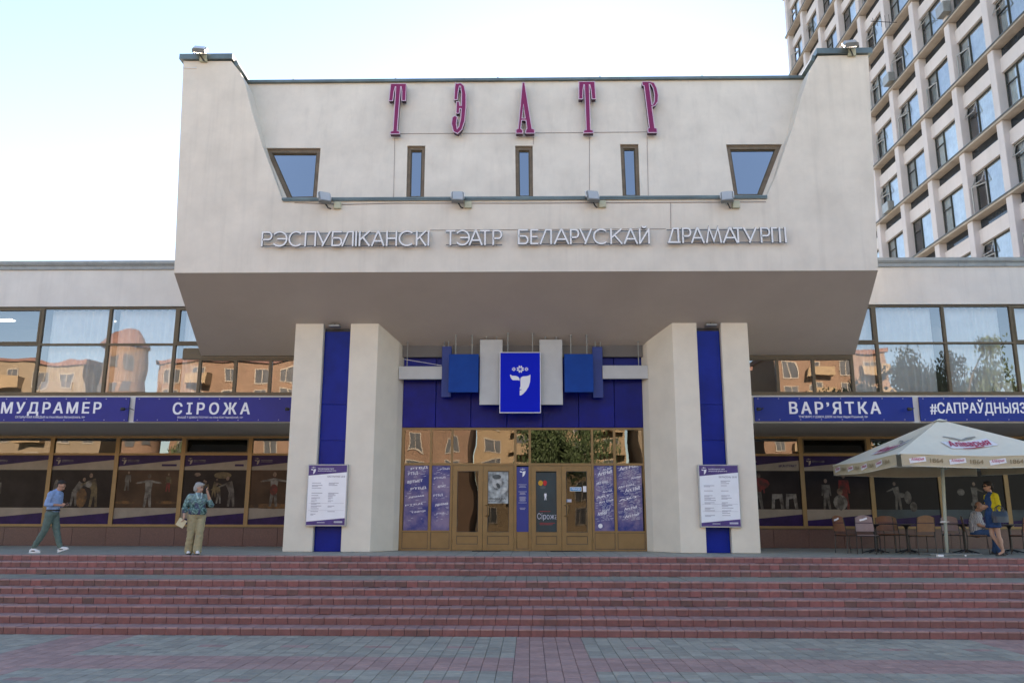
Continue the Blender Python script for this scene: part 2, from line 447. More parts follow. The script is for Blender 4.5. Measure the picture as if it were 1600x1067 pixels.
lim = {0: 10.3, 1: 10.5, 2: 10.7, 3: 6.2}
for k in range(9):
    off = random.uniform(0, TS); z0 = -1.23 + k * RISE
    x = SX0 + off
    while x < SX1:
        if k in lim and abs(x + .1) < lim[k] and nstep < 300:
            inst('step_slab', step_me, (x, STEPY[k] + random.uniform(-.003, .003), z0), steps, (0, 0, random.uniform(-.01, .01))); nstep += 1
        else:
            dy = random.uniform(-.003, .003); mi = random.choice((0, 0, 1, 1, 2, 3))
            restr.add([(v[0] + x, v[1] + STEPY[k] + dy, v[2] + z0) for v in sm.v], sm.f, mi)
        x += TS
    ye = STEPY[k + 1] if k < 8 else 21.3
    x = SX0 + off; zt = z0 + RISE
    while x < SX1:
        zz = zt + random.uniform(-.0025, .0015)
        w2 = hx - random.uniform(0, .004); zz -= .006 * (random.random() < .12)
        treads.bbox(x - w2, x + w2, STEPY[k] - .022 + random.uniform(-.005, .005) + (.022 if random.random() < .035 else 0), STEPY[k] + .225, zt - .030, zz, .007, random.choice((0, 0, 1)))
        y = STEPY[k] + .23
        while y < ye + .02 and k not in (8,):
            y2 = min(y + .23, ye + .025)
            if y2 - y > .02: treads.box(x - w2, x + w2, y, y2 - .004, zt - .03, zz - .002, 2 if k == 5 else random.choice((0, 1)))
            y += .23
        x += TS
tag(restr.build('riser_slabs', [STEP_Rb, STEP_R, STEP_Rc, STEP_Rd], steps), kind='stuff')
STEP_Tb = mat('skylit_red_tread_tile_b', (.36, .212, .195), .6, .14, 7, .4, 70, dirt=.3, dirtcol=(.16, .13, .13))  # second tread tone, with the same sky sheen in its colour
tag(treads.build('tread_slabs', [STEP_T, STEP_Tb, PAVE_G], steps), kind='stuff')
t = MB(); t.box(-32, 26, 21.17, 28.3, -.30, 0)
tm = TERR.node_tree; bt = tm.nodes.new('ShaderNodeTexBrick'); bt.offset = 0
bt.inputs['Brick Width'].default_value = .47; bt.inputs['Row Height'].default_value = .47; bt.inputs['Scale'].default_value = 1
bt.inputs['Mortar Size'].default_value = .008
bt.inputs['Color1'].default_value = (.44, .42, .35, 1); bt.inputs['Color2'].default_value = (.37, .355, .30, 1); bt.inputs['Mortar'].default_value = (.14, .14, .13, 1)
tm.links.new(tm.nodes.new('ShaderNodeNewGeometry').outputs['Position'], bt.inputs['Vector'])
tm.links.new(bt.outputs[0], tm.nodes['Principled BSDF'].inputs['Base Color'])
tag(t.build('terrace', TERR), kind='structure')

# ------------------------------------------------------------------ theatre building
YL, YP, YD, YW, YB, YG = 21.2, 23.4, 24.6, 25.0, 29.6, 28.0
th = thing('theatre_building', (-.2, 25, 0), 'cream concrete theatre with an overhanging porch block on four piers and long glazed wings', 'theatre')
zlip = P(822, 424.5, YL).z
zb = P(825, 555.5, YW).z
def hs(y): return zb + (zlip - zb) * (YW - y) / (YW - YL)

# porch block: front frame (lower band and two horns)
Lp = [(272, 427), (287, 92), (361.5, 97), (375, 113), (383, 131), (393.6, 174), (409.6, 227), (427.4, 274), (436, 298), (441.7, 313)]
Rp = [(1197, 310), (1203, 295), (1211.5, 277.5), (1226, 234), (1240.5, 194), (1251.4, 154), (1262, 122), (1268, 105), (1278, 91), (1357, 90), (1372, 423)]
def w2(p, Y=YL): q = P(p[0], p[1], Y); return (q.x, q.z)
loop = [w2(p) for p in Lp + Rp]
xl = loop[0][0]; xr = loop[-1][0]
loop[0] = (xl, zlip); loop[-1] = (xr, zlip)
ztop = (loop[1][1] + loop[-2][1]) / 2 ; loop[1] = (loop[1][0], ztop); loop[-2] = (loop[-2][0], ztop)
loop[2] = (loop[2][0], ztop - .02); loop[-3] = (loop[-3][0], ztop - .02)
zled = (w2((441.7, 313))[1] + w2((1197, 310))[1]) / 2
loop[9] = (loop[9][0], zled); loop[10] = (loop[10][0], zled)
blk = MB(); vf = shape([loop], .9)
put(blk, vf, (ext(vf[0])[0], ext(vf[0])[2], ext(vf[0])[1], ext(vf[0])[3]), lambda u, v, w: (u, YL + .9 - w, v))
blk.build('upper_block', STUCCO, th, bevel=.025)
# leaning recessed wall with window openings
YR0, YR1 = YL + .22, YL + .95
zT = P(800, 127, YR1).z
sl_ = (YR1 - YR0) / (zT - zled)
def MR(px, py, back=0.0):
    d = ray(px, py); t_ = (YR0 + sl_ * (EYE.z - zled)) / (d.y - sl_ * d.z); q = EYE + d * t_
    return Vector((q.x, q.y + back, q.z))
def SR(x, z, back=0.0): return Vector((x, YR0 + sl_ * (z - zled) + back, z))
WINS = [[(414, 231.5), (501, 231.5), (494.5, 312.5), (450, 313.5)],
        [(636.5, 228), (664.5, 228), (662.5, 311), (634.5, 311.5)],
        [(805, 228), (832.3, 228), (833, 310.5), (806, 310.5)],
        [(969, 225.5), (997.5, 225.5), (1000.5, 309.5), (973, 309.5)],
        [(1134.5, 226), (1222, 225.5), (1190, 309), (1147.5, 309)]]
outer = [(365, 128), (1278, 125), (1262, 316), (380, 318)]
def SRl(loop_, back): return [MR(p[0], p[1]) for p in loop_]
vf = shape([[(a / 100, b_ / 100) for a, b_ in lp] for lp in [outer] + WINS], .1)
rw = MB(); rw.add([MR(v[0] * 100, v[1] * 100, .1 - v[2]) for v in vf[0]], vf[1])
rw.build('recessed_wall', STUCCO, th)
# body behind it (dark rooms behind the openings)
bd = MB(); ys = YL + 1.75
bd.box(xl + .4, xr - .4, ys, YB, zlip + .31, zT - .15); bd.build('block_body', STUCCO, th)
rm = MB(); rm.box(xl + .45, xr - .45, ys - .03, ys - .01, zled - .2, zT - .15); rm.build('room_back', ROOM, th)
rf = MB(); rf.box(xl + .3, xr - .3, YR1 + .12, YB, zT - .14, zT - .03); rf.build('roof', METAL_GREY, th)

def border(mb, loop_, wd, pt, back0, back1, mi=0):
    """frame ring inside a px loop: pt(px,py,back)"""
    n = len(loop_); c = Vector((sum(p[0] for p in loop_) / n, sum(p[1] for p in loop_) / n)); inn = []
    for i in range(n):
        a, p, q = Vector(loop_[i - 1]), Vector(loop_[i]), Vector(loop_[(i + 1) % n])
        e0 = (p - a).normalized(); e1 = (q - p).normalized(); n0 = Vector((-e0.y, e0.x)); n1 = Vector((-e1.y, e1.x))
        if (c - p).dot(n0) < 0: n0 = -n0
        if (c - p).dot(n1) < 0: n1 = -n1
        k = n0 + n1; k = k / max(.3, k.dot(n0)); inn.append(p + k * wd)
    for i in range(n):
        j = (i + 1) % n
        f = [pt(*loop_[i], back0), pt(*loop_[j], back0), pt(*inn[j], back0), pt(*inn[i], back0)]
        bk = [pt(*loop_[i], back1), pt(*loop_[j], back1), pt(*inn[j], back1), pt(*inn[i], back1)]
        mb.hexa(f, bk, mi)
    return [(p.x, p.y) for p in inn]
for i, lp in enumerate(WINS):
    fr = MB(); inn = border(fr, lp, 5.0 if i not in (0, 4) else 6.0, MR, .07, .19)
    w_o = fr.build('window', FRAME_W, th)
    f2 = MB(); inn2 = border(f2, inn, 1.7, MR, .10, .17); f2.build('sash', FRAME_D, w_o)
    pn = MB(); pn.quad(*[MR(*p, .13) for p in inn2]); pn.build('pane', G_SKY, w_o)
# caps
cp = MB()
def capstrip(mb, a, b_, y0, y1, tk):
    """metal strip on top of a->b in the XZ plane"""
    a, b_ = Vector(a), Vector(b_); n_ = (b_ - a).normalized(); n_ = Vector((-n_.y, n_.x)) * tk
    if n_.y < 0: n_ = -n_
    q = [a, b_, b_ + n_, a + n_]; mb.prism([(p.x, p.y) for p in q], y0, y1)
p0, p1, p2 = loop[1], loop[2], loop[4]
capstrip(cp, (p0[0] - .09, p0[1] + .012), (p1[0] + .05, p1[1] + .032), YL - .09, YL + 1.9, .16)
capstrip(cp, (p1[0] + .03, p1[1] + .03), (w2((389, 132), YR1)[0] - .1, zT + .03), YL + .06, YL + 1.9, .10)
p0, p1 = loop[-2], loop[-3]
capstrip(cp, (p0[0] + .09, p0[1] + .012), (p1[0] - .05, p1[1] + .032), YL - .09, YL + 1.9, .16)
capstrip(cp, (p1[0] - .03, p1[1] + .03), (w2((1251, 125), YR1)[0] + .1, zT + .03), YL + .06, YL + 1.9, .10)
xa, xb = w2((383, 130), YR1)[0], w2((1258, 127), YR1)[0]
cp.box(xa, xb, YR1 - .10, YB + .1, zT - .028, zT + .05)
for px in (459, 618, 777, 936, 1095): cp.box(X_(px, 127, YR1), X_(px, 127, YR1) + .04, YR1 - .11, YR1 + .3, zT - .03, zT + .065)
cp.build('roof_cap', METAL_CAP, th)
ld = MB(); xa, xb = w2((441, 315))[0], w2((1198, 313))[0]
ld.box(xa, xb, YL - .07, YR0 - .003, zled + .002, zled + .055); ld.box(xa + .02, xb, YL - .055, YL - .015, zled - .035, zled + .001)
ld.build('ledge_cap', METAL_CAP, th)
# hull-shaped soffit
A = [(xl, YL, zlip - .001), (xr, YL, zlip - .001)]
xbl, xbr = X_(315, 555, YW), X_(1335, 555, YW)
sf = MB()
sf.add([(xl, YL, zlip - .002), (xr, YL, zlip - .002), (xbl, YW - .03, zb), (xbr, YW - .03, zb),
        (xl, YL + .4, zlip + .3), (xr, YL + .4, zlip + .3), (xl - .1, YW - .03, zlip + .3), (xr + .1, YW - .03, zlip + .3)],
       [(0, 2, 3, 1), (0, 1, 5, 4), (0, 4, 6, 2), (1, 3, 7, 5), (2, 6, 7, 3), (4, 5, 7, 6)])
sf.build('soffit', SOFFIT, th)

# pillars
def pillar(side):
    s = 1 if side == 'L' else -1
    if side == 'L': e = [X_(441, 862, YP), X_(487.3, 862, YP), X_(532, 862, YP), X_(578, 862, YP)]; xe = X_(622, 861, YD)
    else: e = [X_(1189, 863, YP), X_(1144.5, 863, YP), X_(1104.5, 863, YP), X_(1064, 863, YP)]; xe = X_(1011.5, 861, YD)
    m1 = MB()
    def col(poly):   # poly in (x,y); clipped by the slope of the soffit
        n = len(poly); lo = [(x, y, .004) for x, y in poly]; hi = [(x, y, hs(y) + .06) for x, y in poly]
        if s > 0: lo.reverse(); hi.reverse()
        m1.hexa(lo, hi)
    col([(e[0], YP), (e[1], YP), (e[1], YW - .05), (e[0], YW - .05)])
    col([(e[2], YP), (e[3], YP), (e[3] + (xe - e[3]) * .45, YP + .48), (e[3] + (xe - e[3]) * .82, YP + .88), (xe, YD - .02), (xe, YW - .05), (e[2], YW - .05)])
    o = m1.build('pillar', PILLAR, th, bevel=.015)
    zt = hs(YP + .2)
    cuts = [.004, Z_(520, 688, YP + .2), Z_(520, 632, YP + .2), zt - .12] if side == 'L' else [.004, Z_(1110, 688, YP + .2), Z_(1110, 632, YP + .2), zt - .12]
    for a, b_ in zip(cuts, cuts[1:]):
        q = MB(); q.bbox(min(e[1], e[2]) + .012, max(e[1], e[2]) - .012, YP + .17 + random.uniform(0, .006), YP + .23, a + .004, b_ - .004, .006); q.build('blue_panel', COBALT_P, o)
    q = MB(); q.box(min(e[1], e[2]) + .002, max(e[1], e[2]) - .002, YP + .24, YP + .3, .005, zt + .1); q.build('backing', DARK_METAL, o)
    return e, xe
eL, xeL = pillar('L'); eR, xeR = pillar('R')

# wing walls (upper storey), ledges and underside of the projecting storey
zwt = (Z_(270, 421, YW) + Z_(1375, 418, YW)) / 2; zwc = (Z_(270, 408, YW) + Z_(1375, 405, YW)) / 2
zwin1 = (Z_(200, 480, YW) + Z_(1450, 477, YW)) / 2; zwin0 = (Z_(200, 615, YW) + Z_(1450, 614, YW)) / 2
zfa1 = zwin0 - .06; zfa0 = (Z_(200, 661, YW) + Z_(1450, 659.5, YW)) / 2
zgt = (Z_(200, 682, YG) + Z_(1300, 682, YG)) / 2
XL, XR = -30.0, 24.5
for x0, x1, nm in ((XL, xl + .6, 'L'), (xr - .6, XR, 'R')):
    q = MB(); q.box(x0, x1, YW, YB, zwin1 + .03, zwt); q.build('parapet_wall', STUCCO_W, th)
    q = MB(); q.box(x0, x1, YW - .05, YB + .05, zwt + .002, zwt + .13); q.box(x0, x1, YW - .12, YB + .1, zwt + .17, zwc); q.box(x0, x1, YW - .09, YB + .05, zwt + .131, zwt + .169)
    x = x0 + .4
    while x < x1: q.box(x, x + .03, YW - .06, YW - .04, zwt, zwt + .135); x += 1.45
    q.build('gutter', METAL_GREY, th)
    # spandrel below the windows, and underside
    a, b_ = (x0, eL[0] + .2) if nm == 'L' else (eR[0] - .2, x1)
    q = MB(); q.box(a, b_, YW, YW + .2, zfa0, zfa1); q.build('spandrel_wall', STUCCO_W, th)
    q = MB(); q.hexa([(a, YW + .203, zfa0 + .01), (b_, YW + .203, zfa0 + .01), (b_, YW + .203, zfa0 + .25), (a, YW + .203, zfa0 + .25)],
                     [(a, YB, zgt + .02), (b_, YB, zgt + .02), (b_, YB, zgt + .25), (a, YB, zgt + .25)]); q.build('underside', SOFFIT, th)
    q = MB(); q.box(a, b_, YB - .1, YB, 0, zwt - .1); q.build('rear_wall', ROOM_D, th)
    q = MB(); q.box(a, b_, YW + .1, YB - .15, zwin1 - .02, zwin1 + .02); q.build('ceiling', ROOM, th)
    q = MB(); q.box(a, b_, YW + 2.9, YW + 3.0, zwin0 - .2, zwin1 + .02); q.build('partition', ROOM, th)
    q = MB(); q.box(a, b_, YW + .203, YW + 2.9, zwin0 - .15, zwin0 - .08); q.build('upper_floor', ROOM, th)
q = MB(); q.box(XL, XL + .25, YW + .21, YB - .12, 0, zwt - .003); q.build('end_wall', STUCCO_W, th)

# upper ribbon windows
curt_me = {}
def curtain(mb, x0, x1, y, z0, z1, fold=.24, amp=.06):
    n = max(8, int((x1 - x0) / fold * 5)); o = len(mb.v); ph = random.uniform(0, 6)
    for i in range(n + 1):
        x = x0 + (x1 - x0) * i / n
        dy = amp * math.sin(x / fold * 2 * math.pi + ph + .8 * math.sin(x * 3.1)) * (.7 + .3 * math.sin(x * 5 + ph))
        mb.v.append((x, y + dy, z0)); mb.v.append((x, y + dy * .8, z1))
    for i in range(n): mb.f.append((o + 2 * i, o + 2 * i + 2, o + 2 * i + 3, o + 2 * i + 1)); mb.m.append(0)
def upper_window(x0, x1, z0, z1, zt, opener=False, curt=True, gap=0.0):
    m_ = MB(); fw = .045
    m_.box(x0, x0 + fw, YW + .02, YW + .13, z0, z1); m_.box(x1 - fw, x1, YW + .02, YW + .13, z0, z1)
    m_.box(x0 + fw, x1 - fw, YW + .021, YW + .129, z0, z0 + fw); m_.box(x0 + fw, x1 - fw, YW + .021, YW + .129, z1 - fw, z1)
    if zt: m_.box(x0 + fw, x1 - fw, YW + .018, YW + .131, zt - fw * .7, zt + fw * .7)
    if opener and zt:
        a, b_, c, d = x0 + fw + .05, x1 - fw - .05, zt + .09, z1 - .09
        m_.box(x0 + fw, a, YW + .01, YW + .12, zt + .04, z1 - fw); m_.box(b_, x1 - fw, YW + .01, YW + .12, zt + .04, z1 - fw)
        m_.box(a, b_, YW + .01, YW + .12, zt + .04, c); m_.box(a, b_, YW + .01, YW + .12, d, z1 - fw)
    wo_ = m_.build('window', FRAME_D, th)
    for c, d in (((z0, zt), (zt, z1)) if zt else ((z0, z1),)):
        p_ = MB(); p_.quad((x0 + fw, YW + .07, c), (x1 - fw, YW + .07, c), (x1 - fw, YW + .07, d), (x0 + fw, YW + .07, d)); p_.build('pane', G_UP, wo_)
    if curt:
        p_ = MB(); curtain(p_, x0 + .16, x1 - .02 - gap, YW + .34, z0 - .05, z1 + .1); p_.build('curtain', CURT, wo_, smooth=True)
zt_ = (Z_(120, 538.5, YW) + Z_(1430, 535, YW)) / 2
xsL = [X_(59, 548, YW), X_(166, 548, YW), X_(271, 548, YW)]
stepL = (xsL[2] - xsL[0]) / 2
xs = [xsL[0] - stepL * k for k in range(6, 0, -1)] + xsL
for i, (a, b_) in enumerate(zip(xs, xs[1:])): upper_window(a, b_, zwin0, zwin1, zt_, opener=(i % 3 == 2 and b_ < xsL[0] + .1), curt=not (b_ < xsL[0] + .1 and i == 5))
xsS = [xsL[2], X_(310, 590, YW), X_(366, 590, YW), X_(421, 590, YW), X_(476, 590, YW)]
upper_window(xsL[2], xsL[2] + stepL, zwin0, zwin1, zt_, opener=True) if False else None
zsm = Z_(400, 561, YW)
upper_window(xsS[0], xsS[1], zwin0, zwin1, zt_, opener=True)
for a, b_ in zip(xsS[1:], xsS[2:]): upper_window(a, b_, zwin0, zsm, None, curt=False)
xsR = [X_(1372, 548, YW), X_(1480, 548, YW), X_(1588, 548, YW)]
stepR = (xsR[2] - xsR[0]) / 2
xs = xsR + [xsR[2] + stepR * k for k in range(1, 5)]
for i, (a, b_) in enumerate(zip(xs, xs[1:])): upper_window(a, b_, zwin0, zwin1, zt_, opener=(i == 2), gap=.22 if i < 2 else 0)
xsS = [X_(1160, 590, YW), X_(1216, 590, YW), X_(1272.5, 590, YW), X_(1333.5, 590, YW)]
for a, b_ in zip(xsS, xsS[1:]): upper_window(a, b_, zwin0, zsm, None, curt=False)
upper_window(xsS[-1], xsR[0], zwin0, zwin1, zt_, opener=True)
for a, b_ in ((xsL[2] + .3, eL[0] + .4), (eR[0] - .4, xsS[-1] + .02)):
    q = MB(); q.box(a, b_, YW, YW + .15, zsm + .002, zb + .25); q.build("head_trim", FRAME_D, th)
for a, b_ in ((XL, eL[0] + .2), (eR[0] - .2, XR)):
    q = MB(); q.box(a, b_, YW - .03, YW + .2, zfa1 + .002, zwin0 - .002); q.build('sill', FRAME_D, th)
# radiators / screens seen low behind the upper glass
for px0, px1 in ((63, 112), (175, 248)):
    o = MB(); o.bbox(X_(px0, 600, YW + .2), X_(px1, 600, YW + .2), YW + .21, YW + .27, Z_(200, 612, YW + .2), Z_(200, 596, YW + .2)); 
    tag(o.build('radiator', WHITE), 'white radiator low behind the %s upper window of the left wing' % ('second' if px0 < 100 else 'third'), 'radiator', 'radiators behind the upper glass')
for px0, px1, s_ in ((1554, 1582, 'right'),):
    o = MB(); o.bbox(X_(px0, 600, YW + .2), X_(px1, 600, YW + .2), YW + .21, YW + .27, Z_(1500, 612, YW + .2), Z_(1500, 597, YW + .2))
    tag(o.build('radiator', WHITE), 'white radiator low behind the curtained window above the parasol', 'radiator', 'radiators behind the upper glass')
LAMP = mat('lit_lamp', (.8, .8, .8), emis=((1, 1, .96), .9))
for (px, py, dx, nm) in ((8, 500, .5, 'far left upper window'), (158, 501, .8, 'second upper window of the left wing, upper lamp'), (110, 529, .9, 'second upper window of the left wing, lower lamp'),
                     (1514, 487, .7, 'upper window above the parasol, upper lamp'), (1500, 541, .7, 'upper window above the parasol, lower lamp')):
    zc = zwin1 - .06; q_ = PZ(px, py, zc)
    y_ = min(max(q_.y, YW + .6), YW + 2.6); x_ = EYE.x + (q_.x - EYE.x) * (y_ / q_.y) if q_.y else q_.x
    tnm = thing('ceiling_light', (x_, y_, zc), 'lit ceiling light seen through the %s' % nm, 'ceiling light', 'ceiling lights in the upper rooms')
    o = MB(); o.box(x_ - .6 * dx, x_ + .6 * dx, y_ - .15, y_ + .15, zc + .005, zc + .03); o.build('housing', WHITE, tnm)
    for kk in (-.07, .07):
        o = MB(); o.box(x_ - .57 * dx, x_ + .57 * dx, y_ + kk - .02, y_ + kk + .02, zc - .03, zc + .004); o.build('tube', LAMP, tnm)

# lower wing glazing at YG
zg0 = (Z_(200, 824, YG) + Z_(1300, 826, YG)) / 2; ztr = (Z_(200, 709, YG) + Z_(1300, 711, YG)) / 2
def low_window(x0, x1, opener=False, dark=False):
    m_ = MB(); fw = .07; y0, y1 = YG - .03, YG + .09; fb = .10
    m_.box(x0, x0 + fw, y0, y1, zg0, zgt); m_.box(x1 - fw, x1, y0, y1, zg0, zgt)
    m_.box(x0 + fw, x1 - fw, y0 + .001, y1, zg0, zg0 + fb); m_.box(x0 + fw, x1 - fw, y0 + .001, y1, zgt - .06, zgt)
    m_.box(x0 + fw, x1 - fw, y0 + .002, y1, ztr - .035, ztr + .035)
    wo_ = m_.build('window', FRAME, th)
    for c, d, tr in ((zg0 + fb, ztr - .035, 0), (ztr + .035, zgt - .06, 1)):
        p_ = MB(); a, b_ = x0 + fw, x1 - fw
        if tr and opener:
            s_ = MB(); s_.box(a, b_, YG - .02, YG + .06, c, c + .045); s_.box(a, b_, YG - .02, YG + .06, d - .045, d)
            s_.box(a, a + .045, YG - .02, YG + .06, c + .045, d - .045); s_.box(b_ - .045, b_, YG - .02, YG + .06, c + .045, d - .045); s_.build('sash', FRAME_D, wo_)
            p_.quad((a, YG + .03, c), (b_, YG + .03, c), (b_, YG + .22, d), (a, YG + .22, d))
        else: p_.quad((a, YG + .03, c), (b_, YG + .03, c), (b_, YG + .03, d), (a, YG + .03, d))
        p_.build('pane', G_LOW, wo_)
    return x0 + fw, x1 - fw, zg0 + fb, ztr - .035
lmL = [X_(77 - 3, 766, YG), X_(177.5, 766, YG), X_(281.5, 766, YG), X_(387, 766, YG)]
stl = (lmL[3] - lmL[0]) / 3
lmL = [lmL[0] - stl * k for k in (4, 3, 2, 1)] + lmL + [lmL[3] + stl]
lmR = [X_(1255, 766, YG), X_(1363, 766, YG), X_(1470, 766, YG), X_(1573, 766, YG)]
stl = (lmR[3] - lmR[0]) / 3
lmR = [lmR[0] - stl] + lmR + [lmR[3] + stl * k for k in (1, 2)]
bays = []
for i, (a, b_) in enumerate(zip(lmL, lmL[1:])): bays.append(('L', i, low_window(a, b_, opener=(i == 6))))
for i, (a, b_) in enumerate(zip(lmR, lmR[1:])): bays.append(('R', i, low_window(a, b_, opener=(i in (1,)))))
# plinth of granite slabs
gm = {}
for (a, b_) in ((lmL[0] - 6, lmL[-1]), (lmR[0], lmR[-1] + 2)):
    q = MB(); q.box(a, b_, YG + .03, YG + .2, 0, zg0); q.build('plinth', JOINT_D, th)
    q = MB(); q.box(a, b_, YG - .05, YG + .1, zg0 + .001, zg0 + .03); q.build('plinth_cap', FRAME_D, th)
    x = a
    while x < b_ - .1:
        wdt = 1.15; q = MB(); q.bbox(x + .003, min(x + wdt, b_) - .003, YG - .02 + random.uniform(-.003, .003), YG + .03, .004, zg0 - .004, .004)
        q.build('granite_slab', GRANITE, th); x += wdt
q = MB(); q.box(lmL[0] - 6, lmL[0], YG, YG + .2, zg0 + .031, zgt + .05); q.build('side_wall', STUCCO_W, th)
# inner returns closing the wing beside the pillars
for x_ in (eL[0] + .3, eR[0] - .3):
    q = MB(); q.box(x_ - .05, x_ + .05, YW + .01, YG + .1, 0, zgt + .05); q.build('return_wall', STUCCO_W, th)
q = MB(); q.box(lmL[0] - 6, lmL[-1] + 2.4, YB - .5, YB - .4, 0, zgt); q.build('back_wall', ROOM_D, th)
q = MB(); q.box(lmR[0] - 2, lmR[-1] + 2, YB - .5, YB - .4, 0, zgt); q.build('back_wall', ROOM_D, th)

# entrance wall
ze0 = 0.004; xe0, xe1 = xeL, xeR
zpt = Z_(815, 668, YD); zpan = hs(YD) + .05
q = MB(); q.box(xe0, xe1, YD + .1, YD + .2, zpt - .05, zpan + .3); q.build('lintel_wall', ROOM_D, th)
jx = [xe0] + [X_(p, 630, YD) for p in (681, 736, 792, 848, 904, 960)] + [xe1]
for a, b_ in zip(jx, jx[1:]):
    q = MB(); q.bbox(a + .006, b_ - .006, YD + random.uniform(0, .01), YD + .09, zpt + .01, zpan - .02, .008); q.build('cladding_panel', COBALT, th)
q = MB(); q.box(xe0 - .02, xe1 + .02, YD - .14, YD + .095, Z_(815, 557.5, YD - .14), hs(YD - .14) + .12); q.build('soffit_shade_beam', ROOM, th)  # dark tone carries the soffit shade onto its front-lit face
# glazed entrance screen: frame, panes, doors
YE = YD + .06
def zE(y): return Z_(815, y, YE)
def xE(x, y=790): return X_(x, y, YE)
scr = MB(); kp = MB()
mull = [(xe0, xE(629.5)), (xE(669.5), xE(673.5)), (xE(703), xE(706.5)), (xE(803), xE(807)), (xE(826), xE(829.8)), (xE(925), xE(928.5)), (xE(960), xE(964)), (xE(1006.5), xe1)]
zt0, zt1 = zE(727), zE(723.5); zk = zE(831.5)
for a, b_ in mull: scr.box(a, b_, YE - .03, YE + .06, ze0, zpt)
rows = list(zip(mull, mull[1:]))
for i, ((_, a), (b_, _)) in enumerate(rows):
    scr.box(a, b_, YE - .029, YE + .059, zpt - .06, zpt - .001); scr.box(a, b_, YE - .028, YE + .058, zt0, zt1)
    if i not in (2, 4):
        scr.box(a, b_, YE - .027, YE + .057, ze0, zE(857)); scr.box(a, b_, YE - .01, YE + .03, zE(857), zk); scr.box(a, b_, YE - .027, YE + .057, zk, zk + .05)
        kp.box(a + .001, b_ - .001, YE - .0285, YE - .02, zE(857) - .008, zE(857) + .006); kp.box(a, a + .012, YE - .02, YE - .011, zE(857), zk); kp.box(b_ - .012, b_, YE - .02, YE - .011, zE(857), zk); kp.box(a, b_, YE - .0195, YE - .012, zk - .012, zk - .001)  # dark strips draw the shade in the kick panel grooves
screen = scr.build('entrance_screen', FRAME, th); tag(kp.build('gasket_groove_shade', DARK_METAL, screen), kind='stuff')
for i, ((_, a), (b_, _)) in enumerate(rows):
    q = MB(); q.quad((a, YE + .01, zt1), (b_, YE + .01, zt1), (b_, YE + .01, zpt - .06), (a, YE + .01, zpt - .06)); q.build('pane', G_TRANS, screen)
    if i not in (2, 4, 3):
        q = MB(); q.quad((a, YE + .01, zk + .05), (b_, YE + .01, zk + .05), (b_, YE + .01, zt0), (a, YE + .01, zt0)); q.build('pane', G_DOOR, screen)
def door(xa, xb, handle, hinge):
    y0, y1 = YE - .045, YE + .02; z1 = zt0 - .01; z0 = .012; m_ = MB(); st = .135
    m_.box(xa, xa + st, y0, y1, z0, z1); m_.box(xb - st, xb, y0, y1, z0, z1)
    zg_0, zg_1 = zE(831), zE(736)
    m_.box(xa + st, xb - st, y0 + .001, y1, zg_1, z1); m_.box(xa + st, xb - st, y0 + .001, y1, zE(837), zg_0); m_.box(xa + st, xb - st, y0 + .001, y1, z0, zE(850))
    m_.box(xa + st, xb - st, y0 + .02, y1 - .01, zE(850), zE(837))
    d_ = m_.build('door', FRAME, th, bevel=.004)
    q = MB(); q.quad((xa + st, y0 + .03, zg_0), (xb - st, y0 + .03, zg_0), (xb - st, y0 + .03, zg_1), (xa + st, y0 + .03, zg_1)); q.build('pane', G_DOOR, d_)
    if handle:
        hx_ = xa + .09; q = MB(); za, zb_ = zE(806), zE(789)
        q.tube([(hx_ + .0, y0 - .005, za), (hx_ + .06, y0 - .07, za), (hx_ + .08, y0 - .08, za + .04), (hx_ + .08, y0 - .08, zb_ - .04), (hx_ + .06, y0 - .07, zb_), (hx_, y0 - .005, zb_)], .016, 8); q.build('handle', FRAME, d_, smooth=True)
    gk = MB()
    for (c, d, w_) in ((zg_0, zg_1, .012), (zE(850), zE(837), .014)):  # glass gasket, then dark strips as shade in the kick panel groove
        a_, e_ = xa + st, xb - st; yk = y0 + (.004 if w_ == .012 else .016)
        gk.box(a_, a_ + w_, yk, yk + .03, c, d); gk.box(e_ - w_, e_, yk, yk + .03, c, d); gk.box(a_ + w_, e_ - w_, yk, yk + .03, c, c + w_); gk.box(a_ + w_, e_ - w_, yk, yk + .03, d - w_, d)
    tag(gk.build('gasket_groove_shade', DARK_METAL, d_), kind='stuff')
    for zz in (zE(746), zE(770), zE(845)):
        q = MB(); hxx = xa if hinge == 'l' else xb; q.tube([(hxx, y0 - .014, zz - .05), (hxx, y0 - .014, zz + .05)], .016, 8)
        q.box(hxx - .05, hxx + .05, y0 - .008, y0 - .002, zz - .012, zz + .012); q.build('hinge', FRAME, d_)
    return xa + st, xb - st, zg_0, zg_1, y0
dl = [xE(707), xE(754.5), xE(802.7), xE(830.1), xE(877.3), xE(924.6)]
D1 = door(dl[0], dl[1] - .004, False, 'l'); D2 = door(dl[1] + .004, dl[2], True, 'r')
D3 = door(dl[3], dl[4] - .004, False, 'l'); D4 = door(dl[4] + .004, dl[5], True, 'r')
# foyer
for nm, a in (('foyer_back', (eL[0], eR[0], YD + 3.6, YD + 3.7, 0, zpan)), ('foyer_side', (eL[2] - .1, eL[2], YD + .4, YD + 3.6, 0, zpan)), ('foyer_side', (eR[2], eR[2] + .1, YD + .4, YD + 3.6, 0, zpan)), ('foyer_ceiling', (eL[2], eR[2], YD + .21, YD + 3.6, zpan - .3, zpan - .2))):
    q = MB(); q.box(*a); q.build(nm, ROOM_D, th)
q = MB(); q.box(eL[0], eR[0], YD + .3, YB, 0.004, .02); q.build('foyer_floor', ROOM_D, th)
